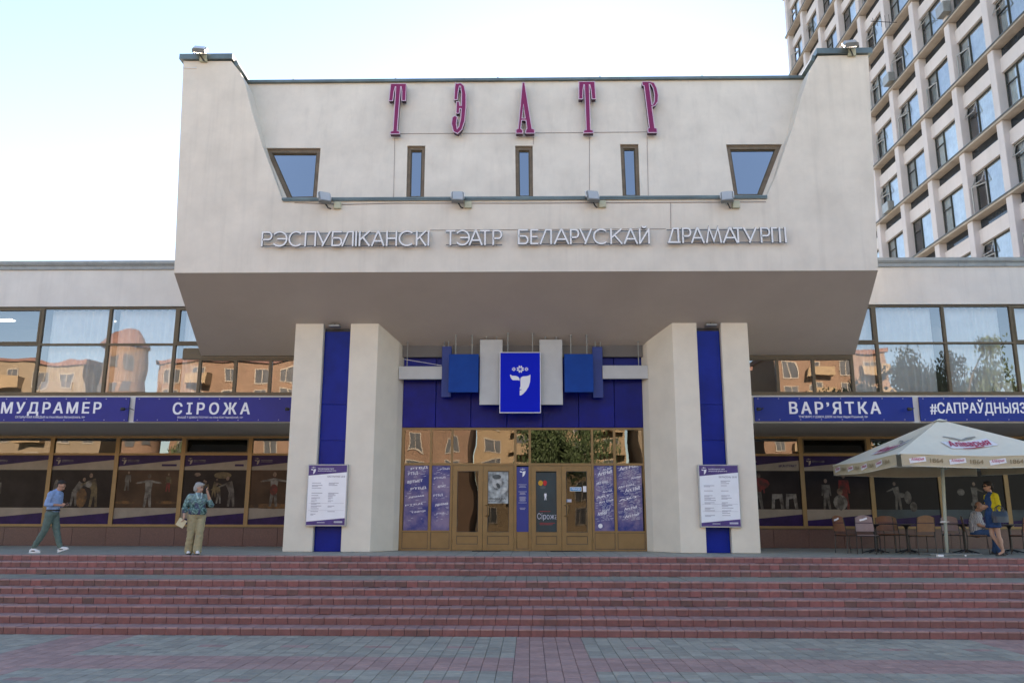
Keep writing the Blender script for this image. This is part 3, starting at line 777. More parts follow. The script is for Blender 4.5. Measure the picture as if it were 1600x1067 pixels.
# threshold mats
for px0, px1 in ((738, 782), (860, 905)):
    q = MB(); q.bbox(X_(px0, 862, YD - .3), X_(px1, 862, YD - .3), YD - .5, YD - .12, .004, .02); tag(q.build('door_mat', DARK_METAL), 'thin dark mat on the paving before the %s entrance doors' % ('left' if px0 < 800 else 'right'), 'door mat', 'mats before the doors')
# ------------------------------------------------------------------ letters of the porch block
GL = {  # stroke letters in a unit box
 'Р': [[(.08, 0), (.08, .95), (.55, .95)] + arc(.62, .70, .30, .25, 90, -90, 10)[1:] + [(.08, .45)]],
 'Э': [arc(.45, .5, .48, .47, 142, -142, 22), [(.30, .5), (.92, .5)]],
 'С': [arc(.52, .5, .48, .47, 48, 312, 22)],
 'П': [[(.07, 0), (.07, .95), (.93, .95), (.93, 0)]],
 'У': [[(.05, 1), (.52, .12)], [(.95, 1), (.42, 0)]],
 'Б': [[(.92, .95), (.08, .95), (.08, .05), (.55, .05)] + arc(.62, .30, .30, .25, -90, 90, 10)[1:] + [(.08, .55)]],
 'Л': [[(.03, 0), (.50, .95), (.93, .95), (.93, 0)]],
 'І': [[(.5, 0), (.5, 1)]],
 'К': [[(.08, 0), (.08, 1)], [(.93, 1), (.12, .42)], [(.36, .58), (.97, 0)]],
 'А': [[(.03, 0), (.47, .97), (.53, .97), (.97, 0)], [(.22, .33), (.78, .33)]],
 'Н': [[(.07, 0), (.07, 1)], [(.93, 0), (.93, 1)], [(.07, .5), (.93, .5)]],
 'Т': [[(0, .95), (1, .95)], [(.5, 0), (.5, .95)]],
 'Е': [[(.95, .95), (.08, .95), (.08, .05), (.95, .05)], [(.08, .5), (.85, .5)]],
 'Й': [[(.07, 1), (.07, 0)], [(.07, .03), (.93, .97)], [(.93, 0), (.93, 1)], arc(.5, 1.22, .2, .14, 200, 340, 6)],
 'Д': [[(0, .06), (1, .06)], [(.10, .06), (.46, .95), (.84, .95), (.84, .06)]],
 'М': [[(.04, 0), (.22, .97), (.5, .15), (.78, .97), (.96, 0)]],
 'Г': [[(.08, 0), (.08, .95), (.95, .95)]],
}
words = [('РЭСПУБЛІКАНСКІ', 400, 3.81, [(32, 98), (100, 190), (195, 280), (290, 358), (360, 445), (450, 515), (512, 582), (590, 602), (612, 680), (688, 765), (775, 840), (850, 945), (952, 1015), (1020, 1034)], 360, 383.6),
         ('ТЭАТР', 400, 3.81, [(1130, 1186), (1190, 1275), (1268, 1348), (1335, 1392), (1408, 1465)], 359.4, 383),
         ('БЕЛАРУСКАЙ', 790, 3.478, [(67, 125), (135, 180), (186, 252), (262, 345), (350, 400), (402, 470), (476, 560), (568, 635), (642, 718), (725, 783)], 358.4, 382),
         ('ДРАМАТУРГІІ', 790, 3.478, [(880, 950), (960, 1010), (1008, 1080), (1088, 1175), (1180, 1262), (1238, 1290), (1292, 1368), (1386, 1440), (1447, 1478), (1486, 1496), (1516, 1528)], 357, 381)]
YS_ = YL - .16
sgn = thing('facade_lettering', (0, YL, 8), 'row of silver metal letters spelling the theatre name across the porch block', 'lettering')
tag_zs = []
for wd, x0, sc_, gs, yt, yb in words:
    z1, z0 = Z_(822, yt, YS_), Z_(822, yb, YS_)
    for ch, (a, b_) in zip(wd, gs):
        xa, xb = X_(x0 + a / sc_, 372, YS_), X_(x0 + b_ / sc_, 372, YS_); mb = MB(); W_ = xb - xa; H_ = z1 - z0
        sw = .055
        for i, st in enumerate(GL[ch]):
            pts = [(xa + u * W_, z0 + v * H_) for u, v in st]
            ribbon(mb, pts, sw, face_map(YS_), -.055, .0 + i * .002, 1)
            ribbon(mb, pts, sw * .82, face_map(YS_), .0 + i * .002 + .0005, .006 + i * .002, 0)
        mb.build('letter', [SILVER, SILVER_D], sgn)
        xm = (xa + xb) / 2
    xa, xb = X_(x0 + gs[0][0] / sc_, 372, YS_), X_(x0 + gs[-1][1] / sc_, 372, YS_)
    for fz in (.1, .93):
        mb = MB(); mb.box(xa, xb, YS_ + .075, YS_ + .095, z0 + (z1 - z0) * fz - .01, z0 + (z1 - z0) * fz + .01); mb.build('mounting_rail', SILVER_D, sgn)
    for k in range(5):
        xx = xa + (xb - xa) * (k + .5) / 5; mb = MB(); mb.tube([(xx, YS_ + .085, z0 + .04), (xx, YL + .01, z0 + .04)], .008, 6); mb.build('bracket', SILVER_D, sgn)

BIG = {'Т': [[(.03, 1), (.97, 1), (1, .655), (.77, .655), (.74, .84), (.68, .94), (.64, .94), (.62, .06), (.76, .05), (.78, 0), (.22, 0), (.24, .05), (.38, .06), (.36, .94), (.32, .94), (.26, .84), (.23, .655), (0, .655)]],
 'Э': [[(.18, 1), (.3, .975), (.55, .99), (.82, .93), (.97, .76), (1, .51), (.94, .24), (.77, .08), (.48, 0), (.18, .04), (.02, .19), (.06, .31), (.25, .345), (.41, .31), (.36, .19), (.43, .09), (.55, .13), (.66, .29), (.68, .48), (.55, .485), (.53, .39), (.32, .39), (.32, .62), (.5, .615), (.55, .54), (.68, .54), (.66, .78), (.57, .925), (.48, .93), (.41, .83), (.36, .655), (.14, .655), (.15, .88)]],
 'А': [[(.34, 1), (.46, 1), (.86, .09), (1, .07), (1, 0), (.52, 0), (.53, .06), (.60, .09), (.54, .25), (.30, .25), (.25, .09), (.36, .06), (.37, 0), (0, 0), (0, .07), (.12, .09)], [(.40, .56), (.505, .29), (.32, .29)]],
 'Р': [[(0, 1), (.45, 1), (.78, .98), (.94, .87), (1, .73), (.94, .6), (.74, .52), (.53, .505), (.61, .09), (.75, .08), (.75, 0), (.16, 0), (.16, .08), (.27, .09), (.12, .9), (.11, .92), (0, .93)], [(.45, .96), (.57, .95), (.7, .87), (.76, .73), (.71, .6), (.57, .535), (.53, .54)]]}
sg2 = thing('roof_lettering', (0, YL + .6, 12), 'five tall maroon box letters with pale outlines on the recessed upper wall', 'lettering')
for ch, px0, px1, py0, py1 in (('Т', 609, 635, 138.5, 216), ('Э', 707.3, 729, 136.5, 215.5), ('А', 806.7, 834.8, 136.5, 215), ('Т', 904, 930.4, 135.3, 214.5), ('Р', 1004, 1027.8, 135.3, 214)):
    a = MR(px0, py0, -.22); b_ = MR(px1, py1, -.22); zt1_, zb1_ = a.z, b_.z; xa = a.x; xb = b_.x
    xa = MR(px0, (py0 + py1) / 2, -.22).x; xb = MR(px1, (py0 + py1) / 2, -.22).x
    def mp(u, v, w_): p = SR(u, v, -.17); return (u, p.y - w_, v)
    lps = [[(xa + u * (xb - xa), zb1_ + v * (zt1_ - zb1_)) for u, v in lp] for lp in BIG[ch]]
    vf = shape(lps, .085); mb = MB(); mb.add([mp(v[0], v[1], v[2]) for v in vf[0]], vf[1], 1)
    L_ = mb.build('letter', [PURPLE, PURPLE_D], sg2)
    vf = shape(lps, 0); mb = MB(); mb.add([mp(v[0], v[1], .0875) for v in vf[0]], vf[1], 0); mb.build('letter_face', PURPLE, L_)
    mb = MB()
    for lp in lps: ribbon(mb, lp, .022, mp, .086, .094, 0, closed=True)
    mb.build('rim', PINK_RIM, L_)
    mb = MB(); zc = zb1_ + .08
    for zz in (zc, zt1_ - .2): mb.tube([SR((xa + xb) / 2, zz, -.1), SR((xa + xb) / 2, zz, .01)], .02, 6)
    mb.build('bracket', SILVER_D, L_)
# thin cables on the wall
cb = MB()
za = MR(700, 209, 0).z
cb.tube([SR(MR(622, 209).x, za, -.012), SR(MR(800, 209).x, za - .01, -.012), SR(MR(1016, 209).x, za, -.012)], .006, 5)
tag(cb.build('cable', CABLE), 'thin cable stretched behind the tall maroon letters', 'cable')
for i, (x_, y0_, y1_, d) in enumerate(((617, 216, 313, 'first letter'), (833.5, 214, 226, 'middle letter'), (921, 214, 313, 'fourth letter'), (1011, 214, 313, 'last letter'))):
    cb = MB(); a = MR(x_, y0_); b_ = MR(x_ - (2 if x_ < 700 else -2 if x_ > 1000 else 0), y1_); cb.tube([a + Vector((0, -.01, 0)), b_ + Vector((0, -.01, 0))], .005, 5)
    tag(cb.build('cable', CABLE), 'thin vertical cable below the %s of the maroon lettering' % d, 'cable')
cb = MB(); zl_ = zled - .12; yq = YL - .012
cb.tube([(X_(460, 324, YL), yq, zl_ + .05), (X_(540, 326, YL), yq, zl_ - .01), (X_(620, 322, YL), yq, zl_ + .02), (X_(800, 322, YL), yq, zl_), (X_(1000, 321, YL), yq, zl_), (X_(1197, 319, YL), yq, zl_)], .008, 5)
tag(cb.build('cable', CABLE), 'thin cable running just under the ledge of the porch block', 'cable')
cb = MB(); cb.tube([(X_(672, 360, YL), yq, Z_(672, 360, YL)), (X_(1040, 358, YL), yq, Z_(1040, 358, YL))], .006, 5); cb.tube([(X_(1048, 320, YL), yq, zl_), (X_(1048, 357, YL), yq, Z_(1048, 357, YL))], .006, 5)
tag(cb.build('cable', CABLE), 'thin cable linking the words of the silver lettering', 'cable')

# ------------------------------------------------------------------ floodlights
def floodlight(x, y, z, tilt, yaw, label, boxdx=.26, scale=1.0):
    t_ = thing('floodlight', (x, y, z), label, 'floodlight', 'floodlights along the porch block')
    s = scale; Mx = Matrix.Translation((x, y - .20 * s, z)) @ Matrix.Rotation(yaw, 4, 'Z') @ Matrix.Rotation(tilt, 4, 'X')
    b_ = MB(); b_.bbox(-.15 * s, .15 * s, -.07 * s, .03 * s, -.17 * s, .17 * s, .025 * s)
    for k in range(7): b_.box((-.13 + k * .042) * s, (-.122 + k * .042) * s, .03 * s, .075 * s, -.14 * s, .14 * s)
    b_.v = [tuple(Mx @ Vector(v)) for v in b_.v]; b_.build('housing', METAL_GREY, t_)
    b_ = MB(); b_.box(-.125 * s, .125 * s, -.078 * s, -.0705 * s, -.145 * s, .145 * s); b_.v = [tuple(Mx @ Vector(v)) for v in b_.v]; b_.build('lens', mat('lamp_lens', (.45, .47, .48), .1, .05, 5), t_)
    b_ = MB(); b_.box(-.17 * s, .17 * s, -.015 * s, .015 * s, .171 * s, .19 * s); b_.box(-.172 * s, -.155 * s, -.02 * s, .02 * s, -.02 * s, .189 * s) ; b_.box(.155 * s, .172 * s, -.02 * s, .02 * s, -.02 * s, .189 * s)
    b_.v = [tuple(Mx @ Vector(v)) for v in b_.v]; b_.build('visor', WHITE, t_)
    b_ = MB(); b_.tube([(x, y - .16 * s, z - .1 * s), (x + .08 * s, y - .10 * s, z - .22 * s), (x + .12 * s, y + .0, z - .20 * s)], .018 * s, 6); b_.build('bracket', DARK_METAL, t_)
    b_ = MB(); xb = x + boxdx * s; b_.bbox(xb - .09 * s, xb + .09 * s, y - .09 * s, y + .0, z - .22 * s, z - .04 * s, .015); b_.build('junction_box', BOX_Y, t_)
for i, (px, py, rt, lb) in enumerate(((507, 314, .5, 'grey finned floodlight under the left trapezoid window, turned sideways'), (715, 313, .12, 'grey floodlight on the ledge between the left slit window and the middle one'),
                          (926, 312, .2, 'grey floodlight on the ledge between the middle and right slit windows'), (1136, 313, -.25, 'grey floodlight at the foot of the right trapezoid window'))):
    q = P(px, py, YL - .2); floodlight(q.x, YL, q.z + .07, R_(-28), rt, lb, .25 if i else .30, 1.08)
q = P(311, 97, YL - .2); floodlight(q.x, YL, ztop + .19, R_(-50), .2, 'pale floodlight on the corner of the left horn of the porch block', .05, 1.15)
q = P(1330, 92, YL - .2); floodlight(q.x, YL, ztop + .19, R_(-50), -.2, 'pale floodlight on the corner of the right horn of the porch block', .08, 1.15)
cb = MB(); cb.tube([(X_(286, 108, YL), YL - .012, Z_(286, 107, YL)), (X_(308, 107, YL), YL - .012, Z_(308, 107, YL))], .012, 5); tag(cb.build('conduit', WHITE), 'short white conduit at the top of the left horn', 'conduit')
cb = MB(); cb.ell((xl - .05, YL + .3, Z_(284, 186, YL)), (.07, .07, .09)); tag(cb.build('wall_sensor', METAL_GREY, smooth=True), 'tiny grey fitting on the outer edge of the left horn', 'sensor')
# lamps at the heads of the blue pillar strips
for px, sd_ in ((522, 'left'), (1112, 'right')):
    x_ = X_(px, 510, YP - .1); z_ = hs(YP - .05); t_ = thing('strip_lamp', (x_, YP - .05, z_), 'flat grey lamp under the soffit above the %s blue pillar strip' % sd_, 'lamp', 'lamps above the pillar strips')
    b_ = MB(); b_.bbox(x_ - .16, x_ + .16, YP - .12, YP + .1, z_ - .13, z_ - .06, .02); b_.build('housing', METAL_GREY, t_)
    b_ = MB(); b_.tube([(x_, YP, z_ - .07), (x_, YP, z_ + .03)], .02, 6); b_.build('bracket', DARK_METAL, t_)

# ------------------------------------------------------------------ printed mark of the theatre
LOGO_F = [(250, 408), (262, 412), (280, 426), (340, 430), (372, 444), (390, 472), (389, 500), (368, 492), (290, 492), (268, 470), (255, 440)]
LOGO_R = [(402, 470), (415, 446), (440, 436), (500, 431), (530, 421), (546, 407), (548, 440), (541, 520), (520, 590), (482, 650), (440, 695), (405, 717), (392, 712), (392, 641), (408, 638), (426, 630), (405, 627), (392, 628), (392, 608), (403, 585)]
def logo(mb, cx, cz, s, mapf, d, mi=0):
    """mark centred at cx,cz; s = metres per unit (unit = 1/100 of the traced mark width of 3)"""
    tr = lambda lp: [(cx + (a - 398) * s, cz - (b - 500) * s) for a, b in lp]
    for lp in (LOGO_F, LOGO_R):
        vf = shape([tr(lp)]); mb.add([mapf(v[0], v[1], d) for v in vf[0]], vf[1], mi)
    for sx, r in ((400, 58), (305, 30), (490, 30)):
        for k in range(8):
            a0 = math.pi / 8 + k * math.pi / 4
            q = [(sx + r * .18 * math.cos(a0 + .0), 330 + r * .18 * math.sin(a0)), (sx + r * .72 * math.cos(a0 - .32), 330 + r * .72 * math.sin(a0 - .32)),
                 (sx + r * math.cos(a0 + (.10 if k % 2 else -.10)), 330 + r * math.sin(a0 + (.1 if k % 2 else -.1))), (sx + r * .72 * math.cos(a0 + .32), 330 + r * .72 * math.sin(a0 + .32))]
            p_ = tr(q); mb.add([mapf(v[0], v[1], d) for v in p_], [(3, 2, 1, 0)], mi)
def words_on(name, body, rect, mapf, d, m_, parent, bold=.02, shear=0, spacing=1.0):
    vf = text(body, bold, 0, shear, spacing); mb = MB(); put(mb, vf, rect, lambda u, v, w_: mapf(u, v, d + w_), 0)
    return mb.build(name, m_, parent)

# ------------------------------------------------------------------ banners over the lower windows
BAN_L = mat('banner_violet_blue', (.022, .028, .23), .35, .10, .9, spec=.25)
BAN_R = mat('banner_blue', (.006, .028, .24), .35, .10, .9, spec=.25)
SUBT = mat('pale_print', (.50, .50, .58), .5)
YBN = YW - .09
def banner(px0, px1, py0, py1, m_, body, trect, sub, srect, label, bold, spc=1.35):
    x0, x1 = X_(px0, 640, YBN), X_(px1, 640, YBN); z0, z1 = Z_((px0 + px1) / 2, py1, YBN), Z_((px0 + px1) / 2, py0, YBN)
    t_ = thing('banner', ((x0 + x1) / 2, YBN, z0), label, 'banner', 'blue show banners on the wings')
    b_ = MB(); b_.bbox(x0, x1, YBN, YBN + .05, z0, z1, .006); b_.build('board', m_, t_)
    fm = face_map(YBN); b_ = MB()
    k = x0 + .12
    while k < x1:
        for zz in (z0 + .05, z1 - .05): b_.box(k - .012, k + .012, YBN - .006, YBN - .0005, zz - .012, zz + .012)
        k += .62
    tag(b_.build('rivets', SUBT, t_), kind='stuff')
    r_ = (X_(trect[0], 638, YBN), Z_((px0 + px1) / 2, trect[3], YBN), X_(trect[2], 638, YBN), Z_((px0 + px1) / 2, trect[1], YBN))
    words_on('title', body, r_, fm, .004, PRINT_W, t_, bold, spacing=spc)
    if sub:
        r_ = (X_(srect[0], 650, YBN), Z_((px0 + px1) / 2, srect[3], YBN), X_(srect[2], 650, YBN), Z_((px0 + px1) / 2, srect[1], YBN))
        words_on('subtitle', sub, r_, fm, .003, PRINT_W, t_, .012)
    return t_
banner(-60, 201, 620.5, 658.5, BAN_L, 'МУДРАМЕР', (2, 628, 158.5, 649.5), 'САТЫРЫЧНАЯ КАМЕДЫЯ па п\'есе Міхася Матукоўскага, 16+', (24, 649.5, 133, 654), 'violet blue banner reading МУДРАМЕР at the far left', .028)
banner(210, 455, 620.5, 658.5, BAN_L, 'СІРОЖА', (270, 628.5, 391, 647.5), 'ЖЫЦЦЁ Ў ДЗВЮХ ПЛОЧАХ па п\'есе Юліі Чарняўскай, 16+', (277, 649.5, 380, 654), 'violet blue banner reading СІРОЖА beside the left pillar', .028, 1.5)
banner(1179, 1427.5, 620, 658, BAN_R, 'ВАР’ЯТКА', (1233, 627.5, 1376, 646.5), 'ТРАГІФАРС У ДЗВЮХ ДЗЕЯХ па п\'есе Надзеі Птушкінай, 18+', (1248, 649, 1356, 653.5), 'blue banner reading ВАР’ЯТКА beside the right pillar', .028)
banner(1437.5, 1760, 620, 658, BAN_R, '#САПРАЎДНЫЯЗ', (1453, 624, 1603, 649), None, None, 'blue banner with a hashtag at the right end above the parasol', .026, 1.05)
for px, lb in ((192, 'small black spotlight on an arm between the МУДРАМЕР and СІРОЖА banners'), (449, 'small black spotlight beside the left pillar at the СІРОЖА banner'),
               (1186, 'small black spotlight beside the right pillar at the ВАР’ЯТКА banner'), (1422, 'small black spotlight on an arm between the two right banners')):
    q = P(px, 639, YBN - .25); t_ = thing('spotlight', (q.x, q.y, q.z), lb, 'spotlight', 'banner spotlights')
    b_ = MB(); b_.tube([(q.x - .06, q.y, q.z), (q.x + .05, q.y + .02, q.z)], [.055, .045], 10); b_.build('lamp_head', DARK_METAL, t_, smooth=True)
    dx = .16; b_ = MB(); b_.tube([(q.x + .04, q.y + .02, q.z), (q.x + dx, q.y + .1, q.z + .04), (q.x + dx, YW, q.z + .02)], .012, 6); b_.build('arm', DARK_METAL, t_)

# ------------------------------------------------------------------ panels hung before the entrance
def soffit_hit(px, py):
    d = ray(px, py); k = (zlip - zb) / (YW - YL)      # z = zb + k (YW - y)
    t_ = (zb + k * YW - EYE.z) / (d.z + k * d.y); return EYE + d * t_
def hung(px0, px1, py0, py1, yrod, rods, m_, th_, label, grp=None, name='hung_panel', cat='panel', edge=None, Y=None):
    Y = Y or soffit_hit(815, yrod).y
    x0, x1 = X_(px0, (py0 + py1) / 2, Y), X_(px1, (py0 + py1) / 2, Y); z1, z0 = Z_(815, py0, Y), Z_(815, py1, Y)
    t_ = thing(name, ((x0 + x1) / 2, Y, z0), label, cat, grp)
    b_ = MB(); b_.bbox(x0, x1, Y, Y + th_, z0, z1, .008); b_.build('board', m_, t_)
    for r_ in rods:
        xr_ = X_(r_, py0, Y + th_ / 2); b_ = MB(); zt__ = hs(Y + th_ / 2) + .04
        b_.tube([(xr_, Y + th_ / 2, z1 - .02), (xr_, Y + th_ / 2, zt__)], .014, 6); b_.tube([(xr_, Y + th_ / 2, zt__ - .065), (xr_, Y + th_ / 2, zt__ - .03)], .035, 8); b_.build('rod', METAL_GREY, t_)
    return t_, x0, x1, z0, z1, Y
hung(690, 705, 541, 620, 533, (694, 701), HUNG_BLUE_D, .08, 'tall narrow dark blue panel hanging at the left end of the group over the entrance', 'panels hung over the entrance')
hung(926, 942, 542, 621, 534, (930, 938), HUNG_BLUE_D, .08, 'tall narrow dark blue panel hanging at the right end of the group over the entrance', 'panels hung over the entrance')
hung(701, 747.5, 553, 612.5, 522, (712, 737.5), HUNG_BLUE, .10, 'square blue panel hanging left of the left white panel', 'panels hung over the entrance')
hung(882, 927, 553, 612.5, 522, (892, 917), HUNG_BLUE, .10, 'square blue panel hanging right of the right white panel', 'panels hung over the entrance')
hung(749.5, 785, 530.5, 632, 525.5, (760, 776), HUNG_WHITE, .08, 'white upright panel hanging just left of the blue logo sign', 'panels hung over the entrance')
hung(843, 879, 530.5, 632, 525.5, (852, 869), HUNG_WHITE, .08, 'white upright panel hanging just right of the blue logo sign', 'panels hung over the entrance')
hung(623, 690.5, 572, 592, 545, (636, ), HUNG_WHITE, .12, 'horizontal white box hanging at the left over the entrance', 'panels hung over the entrance', Y=24.25)
hung(941.5, 1012.5, 571, 591.5, 545, (998, ), HUNG_WHITE, .12, 'horizontal white box hanging at the right over the entrance', 'panels hung over the entrance', Y=24.25)
t_, x0, x1, z0, z1, Y = hung(780.5, 845, 550, 645, 519, (793.5, 832), WHITE, .10, 'bright blue sign with white mask and star emblem hanging over the entrance', None, 'logo_sign', 'sign')
b_ = MB(); b_.box(x0 + .022, x1 - .022, Y - .006, Y - .001, z0 + .022, z1 - .022); b_.build('face', SIGN_BLUE, t_)
mb = MB(); logo(mb, (x0 + x1) / 2 + .0, (z0 + z1) / 2 + .045, (x1 - x0) / 600, face_map(Y), .010); mb.build('emblem', PRINT_W, t_)
cb = MB(); a = P(630, 561, 24.3); b_ = P(690, 571, 24.1); cb.tube([a, b_], .007, 5); tag(cb.build('wire', WHITE), 'thin white wire slanting under the soffit left of the hanging panels', 'wire')
a = P(590, 512, YP + .05); b_ = P(617, 552, YD - .3); cb = MB(); cb.tube([a + Vector((.03, 0, 0)), b_ + Vector((.03, 0, 0))], .012, 5); tag(cb.build('conduit', DARK_METAL), 'dark conduit along the top of the left inner pillar flank', 'conduit')

# ------------------------------------------------------------------ repertoire boards on the pillars
VIO = mat('violet_print', (.055, .03, .19), .4, .25, 6)
PAPER = mat('poster_paper', (.84, .88, .93), .3, .04, 3, coat=.4)
INK = mat('grey_ink', (.22, .22, .30), .6)
ALU = mat('aluminium_frame', (.42, .43, .44), .4, .06, 6, metal=.3)
def rep_board(px0, px1, py0, py1, month, label):
    Y = YP - .11; x0, x1 = X_(px0, 773, Y), X_(px1, 773, Y); z0, z1 = Z_(px0, py1, Y), Z_(px0, py0, Y)
    t_ = thing('repertoire_board', ((x0 + x1) / 2, YP, z0), label, 'notice board', 'repertoire boards on the pillars')
    b_ = MB(); b_.bbox(x0, x1, Y, YP + .0, z0, z1, .012); fr_ = b_.build('frame', ALU, t_)
    m_ = .03; a, b2, c, d = x0 + m_, x1 - m_, z0 + m_, z1 - m_; W_, H_ = b2 - a, d - c; fm = face_map(Y)
    b_ = MB(); b_.quad(fm(a, c, .003), fm(b2, c, .003), fm(b2, d, .003), fm(a, d, .003)); b_.build('paper', PAPER, t_)
    b_ = MB(); b_.quad(fm(a, d - .175 * H_, .005), fm(b2, d - .115 * H_, .005), fm(b2, d, .005), fm(a, d, .005)); b_.build('violet_band', VIO, t_); b_ = MB(); b_.quad(fm(a, c, .005), fm(b2, c, .005), fm(b2, c + .115 * H_, .005), fm(a, c + .055 * H_, .005)); b_.build('violet_band', VIO, t_)
    mb = MB(); logo(mb, a + .12 * W_, d - .085 * H_, .13 * W_ / 300, fm, .008); mb.build('emblem', PRINT_W, t_)
    words_on('heading', 'РЭСПУБЛІКАНСКІ ТЭАТР', (a + .24 * W_, d - .07 * H_, a + .66 * W_, d - .05 * H_), fm, .008, PRINT_W, t_, .03)
    words_on('heading', 'БЕЛАРУСКАЙ ДРАМАТУРГІІ', (a + .24 * W_, d - .105 * H_, a + .72 * W_, d - .082 * H_), fm, .008, PRINT_W, t_, .03)
    words_on('month', month, (a + .50 * W_, d - .205 * H_, b2 - .04 * W_, d - .175 * H_), fm, .006, INK, t_, .01)
    b_ = MB(); zz = d - .26 * H_; rnd = random.Random(px0)
    while zz > c + .16 * H_:
        for cx in (.10, .54):
            if rnd.random() < .78:
                ln = rnd.uniform(.12, .30); b_.box(a + cx * W_ - .0, a + (cx + ln) * W_, Y - .0065, Y - .006, zz, zz + .007 * H_)
                if rnd.random() < .6: b_.box(a + cx * W_, a + (cx + ln * .6) * W_, Y - .0065, Y - .006, zz - .016 * H_, zz - .010 * H_)
        zz -= rnd.uniform(.036, .05) * H_
    for f_ in (.24, .36): b_.box(a + .04 * W_, b2 - .04 * W_, Y - .0064, Y - .006, c + f_ * H_, c + f_ * H_ + .004)
    tag(b_.build('listing', INK, t_), kind='stuff')
    b_ = MB(); b_.box(a + .28 * W_, a + .48 * W_, Y - .0075, Y - .007, c + .035 * H_, c + .047 * H_); b_.box(a + .72 * W_, b2 - .06 * W_, Y - .0075, Y - .007, c + .035 * H_, c + .065 * H_); b_.build('footer', SUBT, t_)
    if False: b_ = MB(); b_.quad(fm(x0 + .015, z0 + .015, .014), fm(x1 - .015, z0 + .015, .014), fm(x1 - .015, z1 - .015, .014), fm(x0 + .015, z1 - .015, .014)); b_.build('cover_glass', glass('cover_glass', .012, (.97, .97, .97), .004, wscale=.8), t_)
rep_board(479, 542, 725, 821.5, 'КАСТРЫЧНІК 2018', 'white repertoire board in a grey frame across the left pillar pair')
rep_board(1092.5, 1156.5, 725.5, 823.5, 'ВЕРАСЕНЬ 2018', 'white repertoire board in a grey frame across the right pillar pair')

# ------------------------------------------------------------------ posters behind the lower windows
BEIGE = mat('poster_beige', (.27, .225, .175), .3, .15, 2, spec=.12)
NIGHT = mat('poster_stage', (.014, .011, .011), .3, .5, 1.6, spec=.12)
NIGHT_W = mat('poster_warm_stage', (.05, .028, .016), .3, .5, 1.1, spec=.12)
VIO_D = mat('poster_violet', (.022, .010, .060), .3, .3, 3, spec=.12)
def dim_print(name, col):
    m = mat(name, col, .3, .1, 5); nt = m.node_tree; b = nt.nodes['Principled BSDF']
    f = _math(nt, 'MULTIPLY', _ramp(nt, _noise(nt, 4, 2, .5), .32, .60, .12, 1), _ramp(nt, _noise(nt, 14, 3, .6), .3, .6, .6, 1))
    nt.links.new(_mix(nt, f, (.018, .013, .011), col), b.inputs['Base Color']); b.inputs['Specular IOR Level'].default_value = .2; return m
FIG = [dim_print('print_grey', (.12, .11, .095)), dim_print('print_ochre', (.13, .095, .045)), dim_print('print_skin', (.20, .13, .09)),
       dim_print('print_red', (.16, .016, .014)), dim_print('print_cloth', (.20, .185, .16)), dim_print('print_glow', (.15, .07, .022))]
def blob(mb, x, z, rx, rz, d, Y, mi, n=12, rot=0):
    pts = []
    for k in range(n):
        a = 2 * math.pi * k / n; u, v = rx * math.cos(a), rz * math.sin(a); pts.append((x + u * math.cos(rot) - v * math.sin(rot), Y - d, z + u * math.sin(rot) + v * math.cos(rot)))
    mb.add(pts, [tuple(range(n))], mi)
def figure(mb, x, z, h, Y, body, legs, lean=0, arms='down', dd=0, flip=1):
    d = .004 + dd; s = h
    def limb(p, q, w0, w1, mi, dz):
        p, q = Vector(p), Vector(q); n_ = (q - p).normalized(); n_ = Vector((-n_.y, n_.x))
        a = [p + n_ * w0, q + n_ * w1, q - n_ * w1, p - n_ * w0]; mb.add([(v.x, Y - d - dz, v.y) for v in a], [(0, 1, 2, 3)], mi)
    hip = (x, z + .48 * s); sh = (x + lean * s * .3, z + .8 * s)
    for sgn_ in (-1, 1): limb((x + sgn_ * .03 * s, z + .5 * s), (x + sgn_ * .09 * s, z), .055 * s, .035 * s, legs, .0001 * (sgn_ + 2))
    limb(hip, sh, .09 * s, .12 * s, body, .0006)
    head = (sh[0] + lean * s * .10, sh[1] + .12 * s)
    blob(mb, head[0], head[1], .055 * s, .07 * s, d + .0016, Y, 2)
    if arms == 'wide':
        for sgn_ in (-1, 1): limb((sh[0], sh[1] - .02 * s), (sh[0] + sgn_ * .36 * s, sh[1] - .08 * s), .035 * s, .022 * s, body, .0009 + .0001 * sgn_); blob(mb, sh[0] + sgn_ * .38 * s, sh[1] - .085 * s, .03 * s, .02 * s, d + .0018, Y, 2)
    elif arms == 'reach': limb((sh[0], sh[1] - .03 * s), (sh[0] + flip * .32 * s, sh[1] - .16 * s), .035 * s, .02 * s, body, .0010)
    else:
        for sgn_ in (-1, 1): limb((sh[0] + sgn_ * .10 * s, sh[1]), (sh[0] + sgn_ * .14 * s, sh[1] - .36 * s), .032 * s, .022 * s, body, .0009 + .0001 * sgn_)
BEIGE_D = mat('poster_dim_teal', (.045, .06, .065), .3, .5, 1.2, spec=.12); BLACK = mat('poster_black', (.006, .006, .008), .3, .4, 1, spec=.12)
